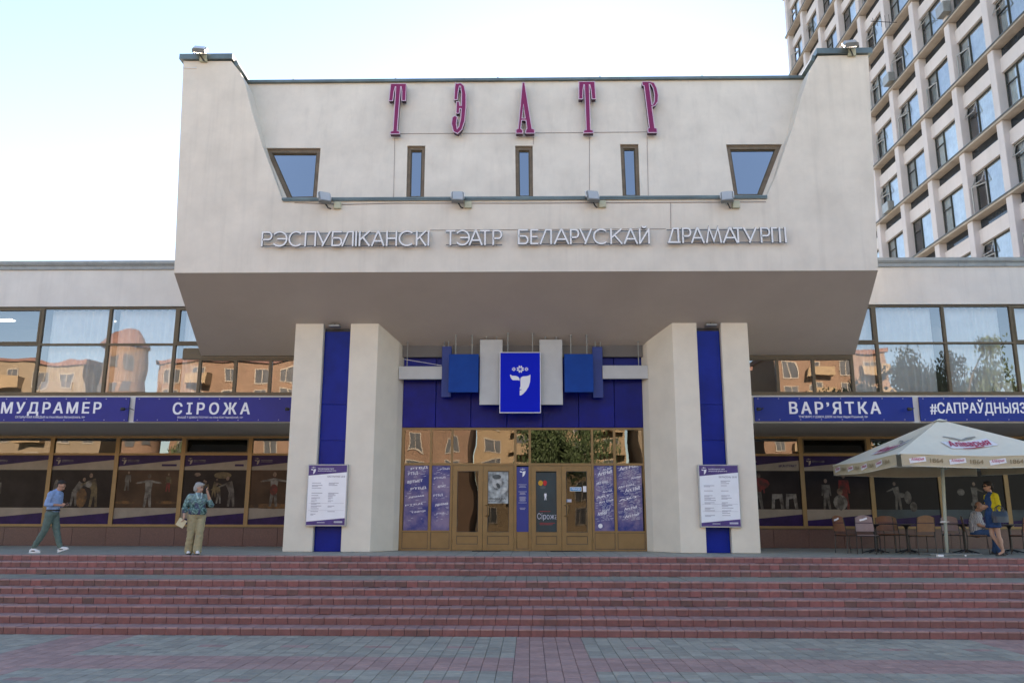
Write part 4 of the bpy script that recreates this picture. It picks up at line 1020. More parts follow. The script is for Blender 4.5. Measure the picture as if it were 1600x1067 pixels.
def win_poster(rect, label, title, scene, warm=False, tmark=True, dim=False):
    a, b2, c, d = rect; Y = YG + .015; W_, H_ = b2 - a, d - c; fm = face_map(Y)
    t_ = thing('window_poster', ((a + b2) / 2, Y, c), label, 'poster', 'theatre posters behind the lower windows')
    b_ = MB(); b_.box(a, b2, Y, Y + .006, c, d); b_.build('sheet', BEIGE_D if dim else BEIGE, t_)
    b_ = MB(); b_.quad(fm(a, c + .235 * H_, .0015), fm(b2, c + .235 * H_, .0015), fm(b2, d - .215 * H_, .0015), fm(a, d - .215 * H_, .0015)); b_.build('photograph', BLACK if dim else NIGHT_W if warm else NIGHT, t_)
    b_ = MB(); b_.quad(fm(a, d - .165 * H_, .002), fm(b2, d - .065 * H_, .002), fm(b2, d, .002), fm(a, d, .002)); b_.build('violet_band', VIO_D, t_); b_ = MB(); b_.quad(fm(a, c, .002), fm(b2, c, .002), fm(b2, c + .165 * H_, .002), fm(a, c + .075 * H_, .002)); b_.build('violet_band', VIO_D, t_)
    if tmark:
        mb = MB(); logo(mb, a + .085 * W_, d - .085 * H_, .075 * W_ / 300, fm, .004); mb.build('emblem', BEIGE, t_)
        b_ = MB(); b_.box(a + .14 * W_, a + .33 * W_, Y - .0034, Y - .003, d - .075 * H_, d - .068 * H_); b_.build('heading', FIG[4], t_); b_ = MB(); b_.box(a + .14 * W_, a + .33 * W_, Y - .0034, Y - .003, d - .095 * H_, d - .088 * H_); b_.build('heading', FIG[4], t_)
    if title and title[0] == '|': b_ = MB(); b_.box(b2 - (.30 if title == '|' else .20) * W_, b2 - .06 * W_, Y - .0034, Y - .003, d - .16 * H_, d - .130 * H_); b_.build('title', VIO_D, t_)
    elif title: words_on('title', title, (b2 - .33 * W_, d - .165 * H_, b2 - .04 * W_, d - .125 * H_), fm, .003, VIO_D, t_, .03)
    if scene:
        mb = MB(); scene(mb, a, c + .235 * H_, W_, .55 * H_, Y); tag(mb.build('figures', FIG, t_), kind='stuff')
def sc_far(mb, x, z, w_, h, Y):
    figure(mb, x + .20 * w_, z + .02 * h, .8 * h, Y, 0, 0, .1)
def sc_bend(mb, x, z, w_, h, Y):
    blob(mb, x + .52 * w_, z + .26 * h, .09 * w_, .26 * h, .002, Y, 5); figure(mb, x + .40 * w_, z + .05 * h, .75 * h, Y, 0, 0, .8, 'reach')
    figure(mb, x + .72 * w_, z + .02 * h, .9 * h, Y, 1, 1, -.35, 'reach', .002, -1); blob(mb, x + .62 * w_, z + .62 * h, .05 * w_, .09 * h, .008, Y, 4)
    blob(mb, x + .10 * w_, z + .45 * h, .05 * w_, .3 * h, .002, Y, 0)
def sc_wide(mb, x, z, w_, h, Y):
    blob(mb, x + .16 * w_, z + .14 * h, .17 * w_, .04 * h, .002, Y, 5); blob(mb, x + .82 * w_, z + .14 * h, .17 * w_, .04 * h, .002, Y, 5)
    figure(mb, x + .52 * w_, z + .02 * h, .88 * h, Y, 4, 4, 0, 'wide'); figure(mb, x + .17 * w_, z + .45 * h, .52 * h, Y, 0, 0, .1); figure(mb, x + .83 * w_, z + .42 * h, .5 * h, Y, 1, 3, 0)
def sc_group(mb, x, z, w_, h, Y):
    blob(mb, x + .62 * w_, z + .86 * h, .14 * w_, .09 * h, .002, Y, 1)
    for i, (u, v, s_) in enumerate(((.30, .25, .5), (.40, .2, .52), (.5, .28, .5), (.58, .12, .55))): figure(mb, x + u * w_, z + v * h, s_ * h, Y, 1, 4 if i % 2 else 1, .3 * (-1) ** i, 'reach', .0022 * i, 1 - 2 * (i % 2))
    figure(mb, x + .78 * w_, z + .04 * h, .8 * h, Y, 0, 0, -.4, 'reach', .010, -1); blob(mb, x + .22 * w_, z + .88 * h, .05 * w_, .05 * h, .002, Y, 2)
def sc_red(mb, x, z, w_, h, Y):
    blob(mb, x + .4 * w_, z + .05 * h, .42 * w_, .07 * h, .002, Y, 5); figure(mb, x + .38 * w_, z + .04 * h, .92 * h, Y, 4, 0, 0, 'wide'); blob(mb, x + .38 * w_, z + .48 * h, .06 * w_, .15 * h, .008, Y, 3)
def sc_bigred(mb, x, z, w_, h, Y):
    figure(mb, x + .32 * w_, z + .0 * h, .95 * h, Y, 3, 0, .1, 'down'); blob(mb, x + .30 * w_, z + .66 * h, .21 * w_, .17 * h, .008, Y, 3)
    for j, u in enumerate((.04, .52, .74)):
        mb.add([(x + (u + a) * w_, Y - .003 - .0003 * j, z + b2 * h) for a, b2 in ((0, .02), (.05, .02), (.06, .26), (.13, .28), (.15, .02), (.20, .02), (.18, .40), (.02, .40))], [(0, 1, 2, 7), (2, 3, 6, 7), (3, 4, 5, 6)], 4)
def sc_bust(mb, x, z, w_, h, Y):
    figure(mb, x + .60 * w_, z - .0 * h, .95 * h, Y, 3, 3, 0); blob(mb, x + .53 * w_, z + .18 * h, .11 * w_, .2 * h, .009, Y, 4); blob(mb, x + .53 * w_, z + .17 * h, .05 * w_, .2 * h, .0095, Y, 0); blob(mb, x + .53 * w_, z + .46 * h, .045 * w_, .09 * h, .010, Y, 2)
    figure(mb, x + .32 * w_, z, .8 * h, Y, 0, 0, 0, 'down', .012)
def sc_dim(mb, x, z, w_, h, Y):
    rr = random.Random(int(x * 10)); figure(mb, x + rr.uniform(.25, .7) * w_, z, .72 * h, Y, 0, 0, rr.uniform(-.3, .3), 'reach', 0, rr.choice((-1, 1)))
    for k in range(3): blob(mb, x + rr.uniform(.15, .85) * w_, z + rr.uniform(.05, .5) * h, rr.uniform(.03, .08) * w_, rr.uniform(.05, .2) * h, .007 + .001 * k, Y, 0)
PST = {('L', 3): ('dim window poster at the left edge of the photo, left of the walking man', '', sc_far, False), ('L', 4): ('window poster of two bending figures, right beside the walking man', '', sc_bend, False),
       ('L', 5): ('window poster of a man with outstretched arms on a brown stage', '|', sc_wide, True), ('L', 6): ('window poster of a crowd of pale actors behind the woman on the phone', '||', sc_group, False),
       ('L', 7): ('window poster of a figure with a red apron, next to the left pillar', 'ВА', sc_red, True), ('R', 0): ('window poster of an actor in a red jacket, next to the right pillar', '#КАНТРАКТ', sc_bigred, False),
       ('R', 1): ('window poster with a seated bust, behind the empty chairs', '', sc_bust, False), ('R', 2): ('dark window poster behind the parasol pole and empty chairs', '', sc_dim, False),
       ('R', 3): ('dark window poster behind the seated man', '', sc_dim, False), ('R', 4): ('dark window poster at the right edge of the photo', '', None, False)}
for s_, i, rc in bays:
    if (s_, i) in PST: lb, ti, fn, wm = PST[(s_, i)]; win_poster(rc, lb, ti, fn, wm, tmark=ti != '' or s_ == 'L' or i == 1, dim=s_ == 'R' and i > 1)

# ------------------------------------------------------------------ entrance prints
def film_mat(name, seed):
    m = mat(name, (.05, .035, .17), .35, .2, 1, spec=.25); nt = m.node_tree; b = nt.nodes['Principled BSDF']
    n = _ramp(nt, _noise(nt, 1.9 + seed, 4, .6), .35, .65); c = _mix(nt, n, (.028, .045, .22), (.24, .19, .31)); nt.links.new(c, b.inputs['Base Color']); return m
FILM_A, FILM_B = film_mat('film_violet', 0), film_mat('film_violet_b', .7)
YF = YE + .0
def film(px0, px1, side):
    a, b2, c, d = xE(px0), xE(px1), zk + .05, zt0; fm = face_map(YF)
    t_ = thing('window_film', ((a + b2) / 2, YF, c), 'violet window film with white lettering in the %s sidelight of the entrance' % side, 'window film', 'printed films beside the entrance doors')
    b_ = MB(); b_.box(a, b2, YF, YF + .004, c, d); b_.build('film', FILM_A if px0 < 700 else FILM_B, t_)
    rnd = random.Random(int(px0)); W_, H_ = b2 - a, d - c; mb = MB()
    big = ['РТБД', 'РТБД', 'артыст', 'РТБД', 'драма', 'РТБД', 'тэатр'] if px0 < 800 else ['Art Hall', 'ArtHall', 'ART HALL', 'Art Hall', 'ART', 'Art Hall']
    z = d - .08 * H_; k = 0; sk = .22 if px0 > 800 else .12
    while z > c + .16 * H_:
        w_ = rnd.uniform(.35, .8) * W_; h_ = rnd.choice((.028, .04, .055)) * H_; x = a + rnd.uniform(.04, .95) * (W_ - w_); x = max(a + .02, min(x, b2 - w_ - .02))
        vf = text(big[k % len(big)], .02); k += 1
        put(mb, vf, (x, z, x + w_, z + h_), lambda u, v, q, x=x: fm(u, v + (u - x) * sk, .0015 + q)); mb.build('lettering', PRINT_W, t_); mb = MB()
        z -= h_ + rnd.uniform(.03, .12) * H_
    mb = MB(); z = c + .14 * H_
    while z < d - .03 * H_:
        x = a + rnd.uniform(.02, .3) * W_
        while x < b2 - .12 * W_:
            l_ = rnd.uniform(.06, .2) * W_; x2 = min(x + l_, b2 - .02)
            if rnd.random() < (.7 if px0 > 800 else .12): mb.add([fm(x, z + (x - a) * sk * .5, .001), fm(x2, z + (x2 - a) * sk * .5, .001), fm(x2, z + (x2 - a) * sk * .5 + .012, .001), fm(x, z + (x - a) * sk * .5 + .012, .001)], [(0, 1, 2, 3)])
            x = x2 + .03
        z += .034
    tag(mb.build('small_print', SUBT, t_), kind='stuff')
    return t_
film(631, 669, 'outer left'); film(674, 702.5, 'inner left'); tr_ = film(929, 959.5, 'inner right'); film(964.5, 1004, 'outer right')
mb = MB(); blob(mb, xE(937.5), zE(821), .065, .065, .003, YF, 0, 16); mb.build('round_mark', PRINT_W, tr_)
def sheet_thing(name, cat, label, px0, px1, py0, py1, m_, Y=YE - .02):
    a, b2 = X_(px0, (py0 + py1) / 2, Y), X_(px1, (py0 + py1) / 2, Y); c, d = Z_(815, py1, Y), Z_(815, py0, Y)
    t_ = thing(name, ((a + b2) / 2, Y, c), label, cat); b_ = MB(); b_.box(a, b2, Y, Y + .004, c, d); b_.build('sheet', m_, t_); return t_, a, b2, c, d, face_map(Y)
t_, a, b2, c, d, fm = sheet_thing('entrance_plaque', 'plaque', 'narrow blue plaque with white emblem between the two entrance doors', 807.3, 825.7, 729, 830.5, mat('plaque_blue', (.006, .026, .22), .4, .08, 3), YE - .035)
mb = MB(); logo(mb, (a + b2) / 2, d - .17, .17 / 300, fm, .002); mb.build('emblem', PRINT_W, t_)
mb = MB()
for f_, w_ in ((.28, .7), (.30, .5), (.32, .6), (.39, .7), (.41, .45), (.43, .5), (.47, .5), (.485, .6), (.50, .45), (.515, .55), (.53, .5), (.56, .7), (.64, .5), (.66, .4)):
    zz = d - f_ * (d - c); xm = (a + b2) / 2; mb.box(xm - w_ * (b2 - a) / 2, xm + w_ * (b2 - a) / 2, YE - .0365, YE - .036, zz, zz + .011)
tag(mb.build('small_print', SUBT, t_), kind='stuff')
b_ = MB(); b_.box(xE(807), xE(826), YE - .02, YE + .03, ze0, zk + .06); b_.build('kick_panel', FRAME, screen)
GREYP = mat('portrait_print', (.30, .33, .33), .5, .9, 4.5)
t_, a, b2, c, d, fm = sheet_thing('door_poster', 'poster', 'pale grey portrait poster in the upper part of the left door pair', 759.6, 794, 737, 786.5, GREYP)
mb = MB(); blob(mb, a + .5 * (b2 - a), d - .32 * (d - c), .15, .19, .001, YE - .02, 0, 20); blob(mb, a + .48 * (b2 - a), d - .16 * (d - c), .13, .07, .0015, YE - .02, 1, 16); blob(mb, a + .55 * (b2 - a), d - .44 * (d - c), .05, .09, .002, YE - .02, 1, 12, .5)
blob(mb, a + .78 * (b2 - a), d - .60 * (d - c), .12, .07, .0022, YE - .02, 2, 12, .6); mb.build('portrait', [mat('print_mid', (.40, .41, .40), .6, .5, 9), mat('print_dark', (.07, .08, .08), .6, .5, 9), mat('print_pale', (.5, .52, .5), .6, .4, 9)], t_)
words_on('title', 'ПРАВЫ НА', (a + .03, c + .115, b2 - .06, c + .165), fm, .003, mat('print_dark', (.07, .08, .08)), t_, .03); words_on('title', 'ЛЮБОЎ', (a + .03, c + .045, a + .30, c + .095), fm, .003, mat('print_dark', (0, 0, 0)), t_, .03)
TEAL = mat('teal_poster', (.008, .028, .036), .45, .3, 2)
t_, a, b2, c, d, fm = sheet_thing('door_poster', 'poster', 'dark teal poster with red and yellow shapes in the right door pair', 838, 872, 738, 830, TEAL)
mb = MB(); Yq = YE - .02; W_, H_ = b2 - a, d - c
blob(mb, a + .20 * W_, d - .18 * H_, .07, .08, .001, Yq, 0); blob(mb, a + .40 * W_, d - .18 * H_, .06, .08, .0012, Yq, 1); blob(mb, a + .30 * W_, d - .25 * H_, .09, .05, .0014, Yq, 2)
figure(mb, a + .42 * W_, c + .53 * H_, .24, Yq, 3, 3, 0, 'down', .001); mb.build('picture', [mat('print_yellow', (.6, .32, .02)), mat('print_scarlet', (.5, .02, .02)), mat('print_dark', (0, 0, 0)), PRINT_W], t_)
words_on('title', 'Сірожа', (a + .04 * W_, c + .18 * H_, b2 - .03 * W_, c + .31 * H_), fm, .003, SUBT, t_, .0)
mb = MB(); 
for f_, w_ in ((.335, .5), (.14, .7), (.115, .6)): mb.box(a + .15 * W_, a + (.15 + w_) * W_, Yq - .003, Yq - .0025, c + f_ * H_, c + f_ * H_ + .009)
tag(mb.build('small_print', mat('print_scarlet', (0, 0, 0)), t_), kind='stuff')
CY = mat('cyan_sticker', (.02, .25, .50), .4)
t_, a, b2, c, d, fm = sheet_thing('door_sticker', 'sticker', 'pale blue sticker reading УВАХОД on the rightmost door glass', 890.5, 908.5, 760.5, 767, WHITE)
b_ = MB(); b_.box(a + .012, b2 - .012, YE - .0225, YE - .022, c + .012, d - .012); b_.build('face', CY, t_); words_on('title', 'УВАХОД', (a + .04, c + .03, b2 - .04, d - .03), fm, .004, PRINT_W, t_, .03)
t_, a, b2, c, d, fm = sheet_thing('door_sticker', 'sticker', 'small pale blue sticker lower on the rightmost door glass', 884, 893, 779.5, 784, SUBT)
b_ = MB(); b_.box(a + .01, a + .05, YE - .0225, YE - .022, c + .01, d - .01); b_.build('square_mark', CY, t_)
sheet_thing('door_sticker', 'sticker', 'white sticker at the right edge of the rightmost door glass', 911, 917, 759, 768, PRINT_W)
# ------------------------------------------------------------------ high-rise beside the theatre
TWC = mat('tower_concrete', (.60, .575, .58), .85, .06, .7, .3, 40, dirt=.12, dirtcol=(.36, .33, .33), streak=.25)
TWP = mat('tower_pier_concrete', (.56, .54, .555), .85, .06, .7, .3, 40, dirt=.12, dirtcol=(.34, .32, .33), streak=.25)
TWU = mat('tower_slab_concrete', (.42, .38, .34), .9, .15, 1.5, .2, 40, dirt=.3, dirtcol=(.2, .18, .15))
TWD = mat('tower_dark_glass', (.018, .028, .042), .12, .5, 1.2)
TWF = mat('tower_window_frame', (.05, .055, .05), .5, .1, 5)
TWFW = mat('tower_sash_white', (.35, .36, .36), .5, .1, 5)
G_TW = glass('tower_glass', .2, (.86, .92, .95), .004, wscale=1.1)
TWCU = mat('tower_curtain', (.70, .80, .86), .9, .22, 1.6, rand=.3)
TX = 20.0; YN, YF_ = 29.75, 58.25; LV = [14.31 + 3.33 * n for n in range(-1, 10)]
PYS = [57.95 - 3.13 * k for k in range(10)]
tw = thing('tower_block', (28, 44, 0), 'tall pale concrete high-rise with projecting floor ledges behind the right wing', 'high-rise')
b_ = MB(); b_.box(TX + 1.4, TX + 15, YN, YF_, 0, LV[-1] + .6); b_.build('tower_wall', TWC, tw)
b_ = MB(); b_.box(TX + .62, TX + 1.399, YN, YF_, 0, LV[0] - .12); b_.build('lower_wall', TWC, tw)
b_ = MB(); b_.box(TX + .25, TX + 15, YN - .1, YF_ + .1, LV[-1] + .6, LV[-1] + .9); b_.build('roof', TWC, tw)
for z in LV:
    b_ = MB(); b_.box(TX, TX + 1.41, YN - .04, YF_ + .04, z - .14, z + .0); b_.build('floor_slab', TWU, tw)
    b_ = MB(); b_.box(TX - .03, TX - .001, YN - .04, YF_ + .04, z - .06, z + .012); b_.build('slab_edge', TWF, tw)
b_ = MB(); b_.box(TX + .1, TX + 1.398, YF_ - .3, YF_, 0, LV[-1] - .141)
pw = .44
pier_m = MB(); pier_m.bbox(-pw / 2, pw / 2, 0, .48, 0, 3.33 - .142, .02)
# the pier faces -X: rotate the shared mesh
pm2 = MB(); pm2.v = [(v[1], -v[0], v[2]) for v in pier_m.v]; pm2.f = pier_m.f; pm2.m = pier_m.m
pier_me = pm2.mesh('pier'); pier_me.materials.append(TWP)
def bay_meshes():
    L = 3.13 - pw; h = 3.33; out = {}
    a = MB(); a.box(.46, 1.40, -L / 2, L / 2, h - .62, h - .142); out['vent_strip'] = (a, TWD)
    a = MB(); a.box(.34, 1.39, -L / 2, L / 2, h - 1.28, h - .621); out['spandrel'] = (a, TWC)
    return out, L
bm_, Lb = bay_meshes(); bme = {}
for k, (m_, mt) in bm_.items(): me = m_.mesh(k); me.materials.append(mt); bme[k] = me
def frame_mesh(L, z0, z1, X, split, tr, fw=.038):
    m_ = MB(); y0, y1 = -L / 2, L / 2
    m_.box(X, X + .07, y0, y0 + fw, z0, z1); m_.box(X, X + .07, y1 - fw, y1, z0, z1)
    m_.box(X, X + .069, y0 + fw, y1 - fw, z0, z0 + fw); m_.box(X, X + .069, y0 + fw, y1 - fw, z1 - fw, z1)
    m_.box(X - .01, X + .068, split - fw, split, z0 + fw, z1 - fw); m_.box(X - .005, X + .067, split, y1 - fw, tr - fw / 2, tr + fw / 2); return m_
split = .52; trz = 1.45; zw1 = 3.33 - 1.281
fme = frame_mesh(Lb, .001, zw1, .46, split, trz).mesh('window'); fme.materials.append(TWF)
def pane_me(y0, y1, z0, z1, X):
    m_ = MB(); m_.quad((X, y1, z0), (X, y0, z0), (X, y0, z1), (X, y1, z1)); me = m_.mesh('pane'); me.materials.append(G_TW); return me
pA = pane_me(-Lb / 2 + .05, split - .05, .05, zw1 - .05, .50); pB = pane_me(split, Lb / 2 - .05, trz + .02, zw1 - .05, .50); pC = pane_me(split, Lb / 2 - .05, .05, trz - .02, .50)
m_ = MB(); n = 26
for i in range(n + 1):
    y = -Lb / 2 + .05 + (Lb - .1) * i / n * .74; m_.v += [(.56 + .02 * math.sin(i * 1.9), y, .02), (.56 + .02 * math.sin(i * 1.9 + .3), y, zw1)]
for i in range(n): m_.f.append((2 * i, 2 * i + 1, 2 * i + 3, 2 * i + 2)); m_.m.append(0)
cu_me = m_.mesh('curtain'); cu_me.materials.append(TWCU)
m_ = MB()
for i in range(n + 1):
    y = -Lb / 2 + .05 + (Lb - .1) * i / n; m_.v += [(.60 + .02 * math.sin(i * 1.9), y, .02), (.60 + .02 * math.sin(i * 1.9 + .3), y, zw1)]
for i in range(n): m_.f.append((2 * i, 2 * i + 1, 2 * i + 3, 2 * i + 2)); m_.m.append(0)
cu_me2 = m_.mesh('curtain'); cu_me2.materials.append(TWCU)
sw_ = MB(); L2 = Lb / 2 - .05 - split
for (y0, y1, z0, z1) in ((0, .05, .05, trz - .04), (L2 - .05, L2, .05, trz - .04), (.05, L2 - .05, .05, .10), (.05, L2 - .05, trz - .09, trz - .04)): sw_.box(-.02, .02, y0, y1, z0, z1)
sash_me = sw_.mesh('open_sash'); sash_me.materials.append(TWFW)
sw2 = MB(); hz = zw1 - .05 - trz
for (y0, y1, z0, z1) in ((0, L2, -.04, 0), (0, L2, -hz, -hz + .04), (0, .04, -hz + .04, -.04), (L2 - .04, L2, -hz + .04, -.04)): sw2.box(-.015, .015, y0, y1, z0, z1)
vent_me = sw2.mesh('open_vent'); vent_me.materials.append(TWFW)
room = MB(); room.box(1.25, 1.38, -Lb / 2, Lb / 2, 0, zw1); room_me = room.mesh('room'); room_me.materials.append(ROOM)
rt = random.Random(3)
for k, py_ in enumerate(PYS):
    for z in LV[:-1]:
        inst('pier', pier_me, (TX + .08, py_, z + .001), tw)
        if k == len(PYS) - 1: continue
        yc = py_ - 3.13 / 2
        for nm, me in bme.items(): inst(nm, me, (TX, yc, z), tw)
        wn = inst('window', fme, (TX, yc, z), tw)
        for me in (pA, pB): inst('pane', me, (0, 0, 0), wn).matrix_parent_inverse = Matrix()
        r_ = rt.random()
        if r_ < .4:
            o = inst('open_sash', sash_me, (.47, split, 0), wn, (0, 0, R_(rt.uniform(10, 26)))); o.matrix_parent_inverse = Matrix()
        o = inst('pane', pC, (0, 0, 0), wn); o.matrix_parent_inverse = Matrix()
        if rt.random() < .4:
            o = inst('open_vent', vent_me, (.47, split, zw1 - .05), wn, (0, R_(rt.uniform(14, 30)), 0)); o.matrix_parent_inverse = Matrix()
        o = inst('curtain', cu_me2 if rt.random() < .55 else cu_me, (rt.uniform(0, .03), rt.uniform(-.02, .02), 0), wn); o.matrix_parent_inverse = Matrix()
        o = inst('room', room_me, (0, 0, 0), wn); o.matrix_parent_inverse = Matrix()
for (px, py, lb) in ((1390, 325, 'lower'), (1391, 125, 'middle'), (1476, 17, 'upper')):
    d = ray(px, py); q = EYE + d * (TX / d.x); b_ = MB(); b_.bbox(TX - .25, TX + .12, q.y - .35, q.y + .35, q.z - .25, q.z + .3, .03)
    b_.v = [tuple(v) for v in b_.v]; tag(b_.build('air_conditioner', METAL_GREY), 'grey air conditioner box on the high-rise ledge, the %s of the three' % lb, 'air conditioner', 'air conditioners on the high-rise')
d = ray(1384, 36); q = EYE + d * ((TX - .5) / d.x); cb = MB()
cb.tube([(TX + .1, q.y, q.z), (TX - 1.3, q.y, q.z + .1)], .02, 5)
for k in range(5): cb.tube([(TX - .3 - .22 * k, q.y, q.z - .35 + .05 * k), (TX - .3 - .22 * k, q.y, q.z + .5 - .05 * k)], .014, 5)
tag(cb.build('aerial', DARK_METAL), 'thin dark television aerial sticking out from the high-rise', 'aerial')

# ------------------------------------------------------------------ street behind the photographer (seen mirrored in the glass)
BR_O = mat('orange_brick', (.21, .135, .088), .9, .12, .5, dirt=.2, dirtcol=(.3, .15, .1)); BR_B = mat('buff_brick', (.23, .18, .12), .9, .1, .5)
BR_Y = mat('yellow_render', (.30, .22, .13), .9, .08, .5); ROOF_R = mat('dull_red_roof', (.19, .10, .08), .8, .1, 1); TRIM = mat('pale_trim', (.36, .32, .26), .8, .05, 1)
DGL = mat('dark_window_glass', (.09, .09, .09), .15, .3, .4)
wm = MB(); wm.box(-.75, .75, -.03, .06, -.85, .85); wme = wm.mesh('window'); wme.materials.append(DGL)
wf = MB()
for bx in ((-.85, -.75, -.85, .85), (.75, .85, -.85, .85), (-.85, .85, .85, .95), (-.85, .85, -.97, -.85), (-.04, .04, -.85, .85)): wf.box(bx[0], bx[1], .0, .12, bx[2], bx[3])
wfe = wf.mesh('frame'); wfe.materials.append(TRIM)
bal = MB(); bal.box(-1.6, 1.6, 0, 1.3, -.15, 0); bal.box(-1.6, 1.6, 1.2, 1.3, 0, 1.0); bal.box(-1.6, -1.5, 0, 1.2, 0, 1.0); bal.box(1.5, 1.6, 0, 1.2, 0, 1.0)
bale = bal.mesh('balcony'); bale.materials.append(BR_Y)
def flats(x0, x1, y, h, m_, label, floors, bal_every=4, inset=0):
    t_ = thing('apartment_building', ((x0 + x1) / 2, y, 0), label, 'apartment block')
    b_ = MB(); b_.box(x0, x1, y - 12, y, -1.3, h); b_.build('wall', m_, t_)
    b_ = MB(); b_.box(x0 - .3, x1 + .3, y - 12.3, y + .35, h, h + .5); b_.build('roof', ROOF_R, t_)
    n = max(1, int((x1 - x0) / 3.4)); fh = (h - .5) / floors
    for i in range(n):
        xc = x0 + (x1 - x0) * (i + .5) / n
        for f in range(floors):
            z = f * fh + fh * .55
            wn = inst('window', wme, (xc, y + .0, z), t_); o = inst('frame', wfe, (0, 0, 0), wn); o.matrix_parent_inverse = Matrix()
            if i % bal_every == 1 and f: inst('balcony', bale, (xc, y + .01, z - .95), t_)
    return t_
flats(-78, -53, -46, 19, BR_B, 'buff brick apartment block at the far end of the street, mirrored in the left glass', 6, 3)
flats(-46.3, -24, -50, 20, BR_O, 'orange brick apartment block right of the round corner tower, mirrored in the glass', 7, 5)
flats(-23.9, -7, -47, 19.3, BR_O, 'orange brick apartment block facing the left half of the entrance, mirrored in the glass', 7, 3)
flats(-6.5, 12, -53, 17, BR_Y, 'yellow rendered apartment block straight across from the entrance', 6, 3)
flats(13, 26, -46, 18, BR_B, 'buff apartment block facing the right half of the entrance', 6, 3)
flats(30, 44, -50, 21, BR_O, 'orange apartment block across from the right wing', 7, 2)
rt_ = thing('round_tower', (-48.7, -46.5, 0), 'round orange brick corner tower with a low dome, mirrored in the left upper glass', 'tower')
b_ = MB(); b_.tube([(-48.7, -46.5, -1.3), (-48.7, -46.5, 21.0)], 2.5, 32); b_.build('tower_wall', BR_O, rt_, smooth=False)
b_ = MB(); b_.tube([(-48.7, -46.5, 21.0), (-48.7, -46.5, 21.4), (-48.7, -46.5, 22.3), (-48.7, -46.5, 23.0), (-48.7, -46.5, 23.2)], [2.8, 2.7, 2.2, 1.3, .2], 32); b_.build('dome', ROOF_R, rt_)
for f in range(7):
    for a in (-40, 0, 40):
        wn = inst('window', wme, (-48.7 + 2.5 * math.sin(R_(a)), -46.5 + 2.5 * math.cos(R_(a)), 1.9 + f * 2.85), rt_, (0, 0, R_(-a)), (.7, 1, .8))
LEAF = mat('willow_leaf', (.055, .085, .028), .7, .5, 1.2); BARK = mat('bark', (.10, .08, .06), .95, .3, 4)
def tree(x, y, h, label, spread=4.0, seed=1, droop=.8, n=9000, grp='trees behind the photographer'):
    rr = random.Random(seed); t_ = thing('willow_tree', (x, y, -1.3), label, 'tree', grp)
    b_ = MB(); top = Vector((x + rr.uniform(-.5, .5), y, h * .55)); b_.tube([(x, y, -1.35), (x + .1, y, h * .2), top], [.35, .28, .2], 10); limbs = []
    for k in range(11):
        a = rr.uniform(0, 6.28); s_ = Vector((x, y, h * rr.uniform(.25, .55))); e = s_ + Vector((math.cos(a) * spread * rr.uniform(.4, .85), math.sin(a) * spread * rr.uniform(.4, .85), h * rr.uniform(.2, .42)))
        b_.tube([s_, (s_ + e) / 2 + Vector((0, 0, .5)), e], [.14, .08, .03], 6); limbs.append(e)
    b_.build('trunk', BARK, t_); lf = MB()
    cl = [(e + Vector((rr.gauss(0, .8), rr.gauss(0, .8), rr.gauss(0, .5))), rr.uniform(.7, 1.5)) for e in limbs for _ in range(4)]
    for i in range(n):
        c, r = cl[i % len(cl)]; a = rr.uniform(0, 6.28); dz = -abs(rr.gauss(0, 1.3)) * droop + rr.uniform(-.2, .5)
        p = c + Vector((math.cos(a) * r * rr.random(), math.sin(a) * r * rr.random(), dz)); s_ = rr.uniform(.04, .075); d1 = Vector((rr.gauss(0, .4), rr.gauss(0, .4), -1)).normalized() * s_ * 2.6; d2 = d1.cross(Vector((rr.gauss(0, 1), rr.gauss(0, 1), .2))).normalized() * s_
        lf.add([p - d2, p + d1, p + d2, p - d1], [(0, 1, 2, 3)])
    lf.build('crown', LEAF, t_)
tree(25, -8, 13.5, 'large drooping willow behind the photographer to the right, mirrored in the upper right glass', 4.5, 2)
tree(32, -12, 15, 'tall drooping willow farther right behind the photographer', 5, 3)
tree(39, -9, 12.5, 'wide drooping willow at the far right behind the photographer', 5, 4)
tree(1.5, -20, 9.5, 'rounded willow straight behind the photographer, mirrored dark in the entrance transom', 4.2, 5, n=12000)
tree(-31, -24, 8, 'low willow behind the photographer to the left', 3.2, 6)
# ------------------------------------------------------------------ parasol
CANV = mat('cream_canvas', (.78, .75, .62), .9, .05, 2, .2, 300)
VAL = mat('sand_canvas', (.56, .48, .33), .9, .08, 3, .2, 300)
POLE = mat('pole_white', (.55, .62, .55), .4, .05, 3)
LOGO_RED = mat('raspberry_print', (.50, .02, .10), .6); LOGO_GR = mat('grey_print', (.30, .30, .28), .6); BRN = mat('brown_print', (.26, .19, .10), .7)  # raspberry script, grey emblem and brown year inks
YA = 20.6; A_ = P(1403, 709, YA); zE_ = A_.z; s_ = None
B_ = P(1293, 737, 24.45); side = 4.0
px0_ = A_.x; par = thing('cafe_parasol', (A_.x + 2.05, YA + 2.0, 0), 'large cream square parasol with raspberry lettering over the terrace chairs', 'parasol')
x0, x1, y0, y1 = A_.x, A_.x + 4.3, YA, YA + 4.45
cx, cy = P(1468, 655, (y0 + y1) / 2).x, (y0 + y1) / 2; zT_ = P(1466, 655.5, cy).z
cn = [(x0, y0), (x1, y0), (x1, y1), (x0, y1)]
def cpt(i, u, v):      # u along the edge, v from edge (0) to apex (1)
    a = Vector((*cn[i], zE_)); b2 = Vector((*cn[(i + 1) % 4], zE_)); e = a.lerp(b2, u); tp = Vector((cx, cy, zT_)); p = e.lerp(tp, v)
    p.z -= (.09 * math.sin(math.pi * v) + .05 * math.sin(math.pi * u) * (1 - v)) * math.sin(math.pi * min(1, max(0, u))) ; return p
